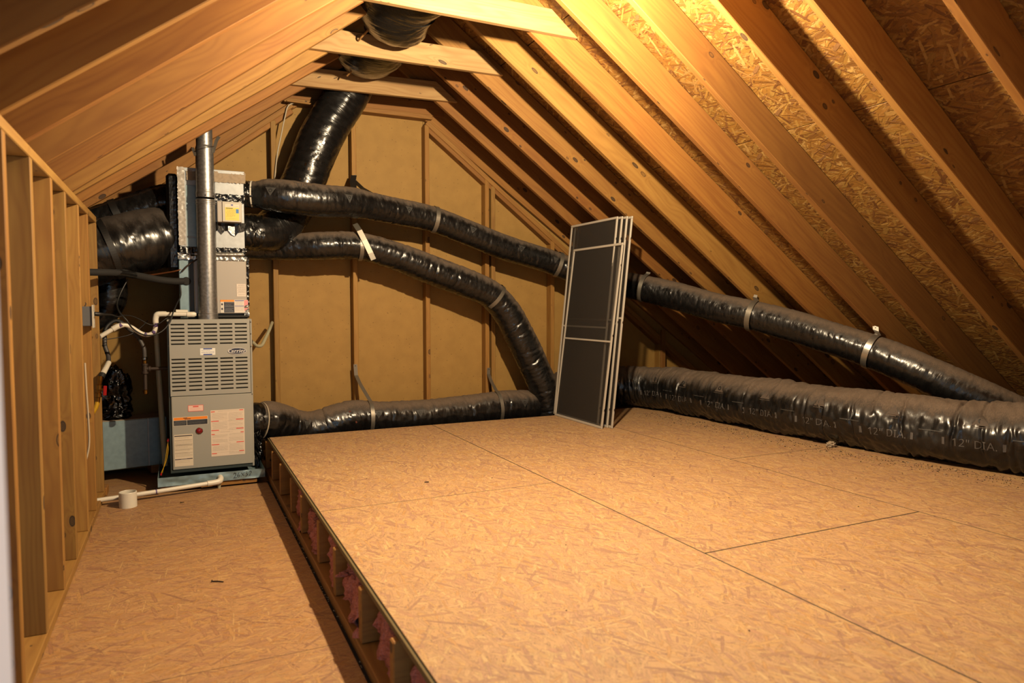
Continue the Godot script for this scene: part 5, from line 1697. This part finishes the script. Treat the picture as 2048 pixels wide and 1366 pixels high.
	for k in [0.42, 0.52]:
		part(o, "small_print", wrapped(t, print_block(0.09, 0.035, int(k * 100)), k, 0.72, 0.72, 1.0, 0.0024), M.duct_ink_dim)
	# middle branch with the sharp bend
	o = duct("middle", "black duct that bends sharply down from the gable studs to the floor", [Vector3(0.44, 1.575, -5.50), Vector3(0.62, 1.59, -5.52), Vector3(0.80, 1.605, -5.49), Vector3(0.976, 1.617, -5.455), Vector3(1.28, 1.622, -5.45), Vector3(1.50, 1.575, -5.455), Vector3(1.806, 1.472, -5.455), Vector3(2.198, 1.335, -5.455), Vector3(2.37, 1.265, -5.45), Vector3(2.465, 1.185, -5.44), Vector3(2.54, 1.09, -5.43), Vector3(2.623, 0.945, -5.42), Vector3(2.782, 0.625, -5.40), Vector3(2.89, 0.38, -5.385), Vector3(2.925, 0.21, -5.385)],
		[0.075, 0.085, 0.100, 0.108, 0.107, 0.110, 0.117, 0.120, 0.118, 0.120, 0.125, 0.128, 0.128, 0.130, 0.130],
		{"wrinkle": 0.045, "ridge": 0.3, "creases": 0.09, "fold": 10.0, "seed": 4.0, "seg": 60, "step": 0.007, "side": Vector3.BACK, "us": 1.4}, "duct_dusty", Vector3(1.8, 1.2, -5.45))
	t = T["middle"]
	for k in [1.02, 1.52]:
		duct_text(o, t, "8\" DIA.", k, 0.585, 0.75, 0.034, 1.0)
	# low branch behind the deck
	o = duct("low", "sagging black duct lying behind the deck along the foot of the gable wall", [Vector3(0.445, 0.335, -5.29), Vector3(0.50, 0.333, -5.30), Vector3(0.56, 0.325, -5.33), Vector3(0.66, 0.293, -5.38), Vector3(0.76, 0.250, -5.42), Vector3(0.87, 0.230, -5.44), Vector3(0.97, 0.243, -5.44), Vector3(1.08, 0.270, -5.44), Vector3(1.20, 0.290, -5.44), Vector3(1.45, 0.272, -5.44), Vector3(1.787, 0.264, -5.44), Vector3(2.12, 0.275, -5.44), Vector3(2.457, 0.292, -5.44), Vector3(2.744, 0.280, -5.45), Vector3(2.98, 0.27, -5.50), Vector3(3.2, 0.27, -5.53)],
		[0.120, 0.130, 0.148, 0.142, 0.134, 0.130, 0.130, 0.134, 0.136, 0.132, 0.132, 0.136, 0.142, 0.142, 0.135, 0.12],
		{"wrinkle": 0.05, "ridge": 0.35, "creases": 0.10, "fold": 9.0, "seed": 6.0, "seg": 60, "step": 0.007, "us": 1.2, "gather": 0.12}, "duct_dusty", Vector3(1.6, 0.13, -5.44))
	part(o, "tape_collar", tube([Vector3(0.436, 0.34, -5.285), Vector3(0.47, 0.336, -5.29), Vector3(0.505, 0.333, -5.30)], [0.128, 0.136, 0.130], {"wrinkle": 0.07, "fold": 20.0, "seed": 8.0, "seg": 56, "step": 0.006}).mesh, M.black_tape, "crumpled shiny tape collar")
	part(o, "tie_band", tube([Vector3(0.508, 0.333, -5.302), Vector3(0.514, 0.332, -5.304)], [0.138, 0.138], {"seg": 44, "step": 0.004}).mesh, M.cable_white, "pale tie band")
	part(o, "loose_wrap", lump(Vector3(0.470, 0.155, -5.22), Vector3(0.040, 0.15, 0.10), 2.4, 0.35, 0.2, 77.0, 36, 40, 0.22), M.bag_plastic, "hanging loose wrap")
	part(o, "tear", wrapped(T["low"], PackedVector2Array([Vector2(-0.045, 0.05), Vector2(-0.030, 0.052), Vector2(0.006, -0.045), Vector2(-0.045, 0.05), Vector2(0.006, -0.045), Vector2(-0.006, -0.05)]), 0.81, 0.715, 0.84, 1.0, 0.004), M.wool_brown, "torn slit showing brown lining")
	t = T["low"]
	for k in [0.40, 0.98, 1.32, 2.24]:
		duct_mark(o, t, k, 0.70, 0.86, 0.062, 1.0, M.duct_ink_dim)
	# the large trunk along the right eave
	o = duct("trunk", "largest black duct lying ribbed and dusty on the deck along the right eave", [Vector3(3.05, 0.40, -5.47), Vector3(3.30, 0.41, -5.46), Vector3(3.55, 0.425, -5.38), Vector3(3.74, 0.430, -5.22), Vector3(3.84, 0.432, -5.0), Vector3(3.875, 0.430, -4.6), Vector3(3.905, 0.428, -4.0), Vector3(3.935, 0.428, -3.5), Vector3(3.985, 0.428, -3.0), Vector3(4.09, 0.428, -2.5), Vector3(4.22, 0.428, -2.05), Vector3(4.36, 0.428, -1.6), Vector3(4.5, 0.428, -1.0), Vector3(4.55, 0.428, -0.3)],
		[0.165, 0.172, 0.180, 0.185, 0.188, 0.190, 0.190, 0.190, 0.190, 0.190, 0.190, 0.190, 0.190, 0.18],
		{"wrinkle": 0.085, "ridge": 0.15, "creases": 0.075, "fold": 7.2, "seed": 9.0, "seg": 88, "step": 0.006, "us": 1.0}, "duct_dusty", Vector3(4.0, 0.24, -3.2))
	t = T["trunk"]
	for k in [1.05, 1.42, 1.83, 2.27, 2.72, 3.17, 3.62]:
		duct_text(o, t, "12\" DIA.", k, 0.775, 1.19, 0.044, 1.0)
		part(o, "printed_bar", wrapped(t, flat_rect(-0.007, -0.02, 0.007, 0.02, 1), k + 0.135, 0.775, 1.19, 1.0, 0.0026), M.duct_ink)
		part(o, "printed_bar", wrapped(t, flat_rect(-0.007, -0.02, 0.007, 0.02, 1), k - 0.15, 0.775, 1.19, 1.0, 0.0026), M.duct_ink)
		duct_mark(o, t, k + 0.02, 0.655, 1.19, 0.075, -1.0, M.duct_ink_faint)
		part(o, "printed_rule", wrapped(t, flat_rect(-0.06, -0.003, 0.06, 0.003, 6), k + 0.23, 0.735, 1.19, 1.0, 0.0024), M.duct_ink_dim)
	# ducts leaving the plenum to the left
	o = duct("left_upper", "slim black duct leaving the plenum to the left, close under the rafters", [Vector3(0.01, 1.90, -5.36), Vector3(-0.08, 1.875, -5.36), Vector3(-0.20, 1.835, -5.36), Vector3(-0.34, 1.775, -5.36), Vector3(-0.50, 1.70, -5.36), Vector3(-0.80, 1.53, -5.36)],
		[0.105, 0.115, 0.105, 0.10, 0.10, 0.10], {"wrinkle": 0.06, "fold": 11.0, "seed": 12.0, "seg": 56, "step": 0.009, "us": 1.4}, "duct_clean", Vector3(-0.25, 1.7, -5.36))
	part(o, "tape_band", tube([Vector3(-0.335, 1.777, -5.36), Vector3(-0.375, 1.760, -5.36)], [0.106, 0.106], {"seg": 40}).mesh, M.strap_black, "dull tape band")
	o = duct("left_lower", "fat black duct bulging left from the plenum toward the stud wall", [Vector3(-0.02, 1.635, -5.35), Vector3(-0.055, 1.630, -5.33), Vector3(-0.10, 1.620, -5.31), Vector3(-0.20, 1.592, -5.26), Vector3(-0.32, 1.555, -5.22), Vector3(-0.46, 1.505, -5.19), Vector3(-0.62, 1.42, -5.17), Vector3(-0.85, 1.25, -5.15)],
		[0.15, 0.185, 0.205, 0.205, 0.200, 0.195, 0.19, 0.18], {"wrinkle": 0.035, "fold": 7.0, "seed": 13.0, "seg": 64, "step": 0.009, "us": 1.2, "gather": 0.08}, "duct_soft", Vector3(-0.3, 1.35, -5.2))
	part(o, "shade_block", block(Vector3(-0.06, 1.40, -5.56), Vector3(0.016, 2.03, -5.13), 0.02), M.black_tape, "black block standing in for the darkness beside the plenum")  # black block put where only darkness lies between duct and plenum
	part(o, "tie_band", tube([Vector3(-0.052, 1.630, -5.332), Vector3(-0.060, 1.629, -5.329)], [0.187, 0.187], {"seg": 48, "step": 0.004}).mesh, M.hose_grey)
	o = duct("left_drop", "black duct hanging behind the stud wall end under the fat duct", [Vector3(-0.50, 1.46, -5.53), Vector3(-0.44, 1.36, -5.52), Vector3(-0.425, 1.24, -5.52), Vector3(-0.46, 1.14, -5.53), Vector3(-0.56, 1.05, -5.54)],
		[0.10, 0.105, 0.105, 0.10, 0.09], {"wrinkle": 0.06, "fold": 10.0, "seed": 15.0, "seg": 48, "step": 0.01, "side": Vector3.BACK, "us": 1.4}, "duct_clean", Vector3(-0.45, 1.1, -5.52))

# Small print: short bars in rows.
func print_block(w: float, h: float, sd: int) -> PackedVector2Array:
	var r := RandomNumberGenerator.new()
	r.seed = sd
	var o := PackedVector2Array()
	var y := h * 0.5
	while y > -h * 0.5:
		var x := -w * 0.5
		while x < w * 0.5:
			var l := r.randf_range(0.005, 0.02)
			o.append_array(flat_rect(x, y - 0.0022, minf(x + l, w * 0.5), y, 1))
			x += l + 0.004
		y -= 0.006
	return o

# ---------------------------------------------------------------- straps

# A strap hugging a duct: centre c, duct direction d, radius r, angles a0..a1 (0 = top, 90 = front), points before and after.
func strap(label: String, c: Vector3, d: Vector3, r: float, a0: float, a1: float, before: Array, after: Array, width := 0.030, m := "strap_metal") -> void:
	var tan := d.normalized()
	var nn := (Vector3.UP - tan * tan.dot(Vector3.UP)).normalized()
	var bi := tan.cross(nn)
	var pts := before.duplicate()
	for k in 33:
		var th := deg_to_rad(lerpf(a0, a1, k / 32.0))
		pts.append(c + (bi * sin(th) + nn * cos(th)) * (r + 0.006))
	pts.append_array(after)
	var o := thing("hanger_strap", label, "strap", pts[0], "duct hanger straps")
	part(o, "band", ribbon(pts, tan, width), M[m])
	if before.size() > 0:
		var n := before[0] as Vector3
		part(o, "nail", lathe([Vector2(0.004, -0.004), Vector2(0.004, 0.002), Vector2(0.0, 0.003)], n + Vector3(0, -0.012, 0.002), Vector3.BACK, 8), M.iron)

func build_straps() -> void:
	strap("grey strap nailed to a gable stud and bent over the low duct, nearer the furnace", Vector3(1.33, 0.282, -5.44), Vector3(1, -0.03, 0), 0.137, 15, 135, [Vector3(1.278, 0.69, -5.654), Vector3(1.283, 0.60, -5.652), Vector3(1.296, 0.53, -5.55)], [])
	strap("grey strap over the low duct close to the sharp bend", Vector3(2.425, 0.291, -5.44), Vector3(1, 0.03, 0), 0.144, 10, 135, [Vector3(2.455, 0.615, -5.654), Vector3(2.452, 0.56, -5.652), Vector3(2.440, 0.50, -5.56)], [])
	strap("pale strap round the middle duct where it passes the second gable stud", Vector3(1.272, 1.622, -5.45), Vector3(1, 0, 0), 0.109, -75, 170, [], [], 0.030)
	var o := thing("loose_strap", "loose flat grey strap end slanting across the middle duct", "strap", Vector3(1.28, 1.5, -5.33), "duct hanger straps")
	part(o, "band", ribbon([Vector3(1.232, 1.79, -5.40), Vector3(1.252, 1.735, -5.345), Vector3(1.285, 1.66, -5.325), Vector3(1.33, 1.565, -5.318), Vector3(1.352, 1.515, -5.318)], Vector3(1, 0.42, 0.1), 0.040), M.strap_metal)
	strap("pale strap at the elbow of the middle duct", Vector3(2.415, 1.232, -5.446), Vector3(0.78, -0.62, 0), 0.121, -60, 150, [], [], 0.032)
	strap("grey strap round the upper duct near the third gable stud", Vector3(1.885, 1.859, -5.45), Vector3(1, -0.16, 0), 0.104, -70, 175, [], [], 0.034)
	strap("grey strap round the upper duct just left of the window screens", Vector3(3.035, 1.525, -5.455), Vector3(0.9, -0.3, 0.2), 0.108, -60, 175, [], [], 0.034)
	strap("grey strap hanging the upper duct from a rafter just right of the window screens", Vector3(3.575, 1.307, -4.91), Vector3(0.53, -0.22, 0.82), 0.113, 10, 170, [Vector3(3.607, 1.445, -4.897), Vector3(3.60, 1.432, -4.899)], [], 0.036)
	strap("grey strap midway along the sloping upper duct", Vector3(3.998, 1.082, -4.085), Vector3(0.40, -0.22, 0.88), 0.117, 5, 170, [Vector3(4.03, 1.245, -4.105), Vector3(4.022, 1.225, -4.103)], [], 0.040)
	strap("bright shiny strap on the sloping upper duct, nearest the viewer", Vector3(4.287, 0.846, -3.272), Vector3(0.28, -0.30, 0.90), 0.119, 5, 165, [Vector3(4.315, 1.02, -3.275), Vector3(4.312, 0.99, -3.270)], [], 0.040, "strap_bright")
	o = thing("black_strap", "black strap nailed above the upper duct on a gable stud", "strap", Vector3(1.28, 2.1, -5.6), "duct hanger straps")
	part(o, "band", ribbon([Vector3(1.285, 2.205, -5.655), Vector3(1.288, 2.16, -5.652), Vector3(1.325, 2.09, -5.55), Vector3(1.37, 2.03, -5.42), Vector3(1.40, 1.99, -5.34)], Vector3(1, 0.3, 0), 0.034), M.strap_black)
	part(o, "tail", ribbon([Vector3(1.285, 2.203, -5.650), Vector3(1.262, 2.14, -5.60), Vector3(1.258, 2.06, -5.52), Vector3(1.268, 2.03, -5.46)], Vector3(1, 0, 0.2), 0.045), M.strap_black)
	strap("dark strap holding the fat duct beside the end of the stud wall", Vector3(-0.40, 1.527, -5.20), Vector3(-1, -0.35, 0.15), 0.20, -20, -165, [Vector3(-0.470, 1.70, -4.90), Vector3(-0.450, 1.67, -4.91)], [], 0.036, "strap_black")

# ---------------------------------------------------------------- window screens

func screen_panel(label: String, bl: Vector3, top_dx: float, rise: float, wide: float, bars: Array) -> void:
	var up := Vector3(top_dx, rise, 0)
	var H := up.length()
	var V := up / H
	var U := Vector3.BACK
	var N := U.cross(V).normalized()
	var o := thing("window_screen", label, "window screen", bl + U * wide * 0.5, "stacked window screens")
	var basis := Basis(U, V, N)
	var rails := [[Vector2(wide / 2, 0.009), Vector2(wide, 0.018)], [Vector2(wide / 2, H - 0.009), Vector2(wide, 0.018)], [Vector2(0.009, H / 2), Vector2(0.018, H - 0.036)], [Vector2(wide - 0.009, H / 2), Vector2(0.018, H - 0.036)]]
	for r in rails:
		var g := Geo.new()
		g.box(Transform3D(basis, bl + U * r[0].x + V * r[0].y), Vector3(r[1].x, r[1].y, 0.011), 0.002)
		part(o, "frame_rail", g.mesh(), M.screen_frame)
	for b in bars:
		var g := Geo.new()
		g.box(Transform3D(basis, bl + U * wide * 0.5 + V * b), Vector3(wide - 0.036, 0.014, 0.009), 0.002)
		part(o, "cross_bar", g.mesh(), M.screen_frame)
	for z in [0.14, H * 0.5, H - 0.17]:
		var g := Geo.new()
		g.box(Transform3D(basis, bl + U * (wide + 0.001) + V * z), Vector3(0.006, 0.016, 0.005), 0.001)
		part(o, "spring_clip", g.mesh(), M.iron)
	var a := bl + U * 0.02 + V * 0.02
	var g2 := Geo.new()
	g2.box(Transform3D(basis, bl + U * wide * 0.5 + V * H * 0.5 - N * 0.001), Vector3(wide - 0.032, H - 0.032, 0.0006), 0.0)
	part(o, "insect_mesh", g2.mesh(), M.screen_mesh, "dark insect mesh")

func build_screens() -> void:
	screen_panel("shorter white framed window screen leaning at the front of the stack", Vector3(2.833, DECK_Y + 0.001, -5.132), 0.180, 1.392, 0.727, [0.655])
	var which := ["tall white framed window screen directly behind the shorter one", "tall white framed window screen, second of the tall ones from the front", "tall white framed window screen, third of the tall ones from the front", "tall white framed window screen at the back, leaning against the rafters"]
	for k in 4:
		screen_panel(which[k], Vector3(2.868 + 0.0155 * k, DECK_Y + 0.001, -5.215 + 0.030 * k), 0.170, 1.60 - 0.003 * k, 0.700 + 0.012 * k, [[0.755], [0.815], [0.79], [0.83]][k])

# ---------------------------------------------------------------- bits on the floor

func build_debris() -> void:
	var o := thing("dust_ball", "pale tuft of fluff on the deck beside the largest duct", "fluff", Vector3(3.93, DECK_Y, -3.29))
	part(o, "tuft", lump(Vector3(3.82, DECK_Y + 0.017, -3.20), Vector3(0.026, 0.018, 0.024), 2.0, 0.45, 0.22, 5.0, 24, 32), M.dust_fluff)
	o = thing("wood_splinter", "dark splinter lying on the deck by the second seam", "splinter", Vector3(1.0, DECK_Y, -3.5))
	part(o, "chip", board(Vector3(1.138, DECK_Y + 0.002, -3.470), Vector3(1.160, DECK_Y + 0.003, -3.462), Vector3.UP, 0.004, 0.005, 0.001), M.crumb_dark)
	o = thing("bent_nail", "small dark bent nail on the lower floor", "nail", Vector3(0.05, 0, -3.2))
	part(o, "shank", tube([Vector3(0.10, 0.003, -3.165), Vector3(0.12, 0.004, -3.155), Vector3(0.142, 0.003, -3.14)], [0.0028, 0.0028, 0.0022], {"seg": 8}).mesh, M.iron)
	part(o, "head", lathe([Vector2(0.006, 0), Vector2(0.006, 0.002), Vector2(0, 0.002)], Vector3(0.099, 0.003, -3.166), Vector3(-0.9, 0, -0.4), 10), M.iron)
	o = thing("loose_screw", "pale loose screw on the lower floor behind the drain pipe shadow", "screw", Vector3(-0.02, 0, -4.55))
	part(o, "screw", lathe([Vector2(0.0, 0), Vector2(0.006, 0.001), Vector2(0.003, 0.003), Vector2(0.002, 0.02), Vector2(0, 0.022)], Vector3(-0.02, 0.004, -4.53), Vector3(1, 0.1, 0.3), 8), M.chrome)
	# crumbs nobody could count, swept along the largest duct and over the deck
	var dark := Geo.new()
	var pale := Geo.new()
	for k in 1500:
		var z := -4.9 + 2.9 * rng.randf()
		var edge := 3.70 + 0.06 * (z + 5.0) if z < -3.0 else 3.80 + 0.3 * (z + 3.0)
		var x := edge - absf(rng.randfn(0.0, 0.13)) - 0.02
		if k > 1440:
			x = rng.randf_range(0.62, 3.6)
			z = rng.randf_range(-5.05, -1.2)
			if x > 2.6 and z < -4.2:
				continue
		var c := Vector3(x, DECK_Y + 0.002, z)
		var s := rng.randf_range(0.0008, 0.0022) * (1.8 if rng.randf() < 0.05 else 1.0)
		var g := dark if rng.randf() < 0.72 else pale
		var yaw := rng.randf() * TAU
		g.box(Transform3D(Basis(Vector3.UP, yaw), c), Vector3(s * 2.6, s, s * 1.1), 0.0)
	for k in 90:
		var c := Vector3(0.508 + rng.randf_range(-0.006, 0.010), -0.004, rng.randf_range(-4.8, -1.2))
		var s := rng.randf_range(0.001, 0.0028)
		pale.box(Transform3D(Basis(Vector3.UP, rng.randf() * TAU), c), Vector3(s * 1.6, s, s), 0.0)
	var d := thing("dark_crumbs", "dark crumbs of debris scattered on the deck beside the largest duct", "debris", Vector3(3.6, DECK_Y, -3.5), "", "stuff")
	part(d, "crumbs", dark.mesh(), M.crumb_dark)
	d = thing("pale_crumbs", "pale wood crumbs scattered over the deck and in the floor gap", "debris", Vector3(2.0, DECK_Y, -3.5), "", "stuff")
	part(d, "crumbs", pale.mesh(), M.crumb_pale)
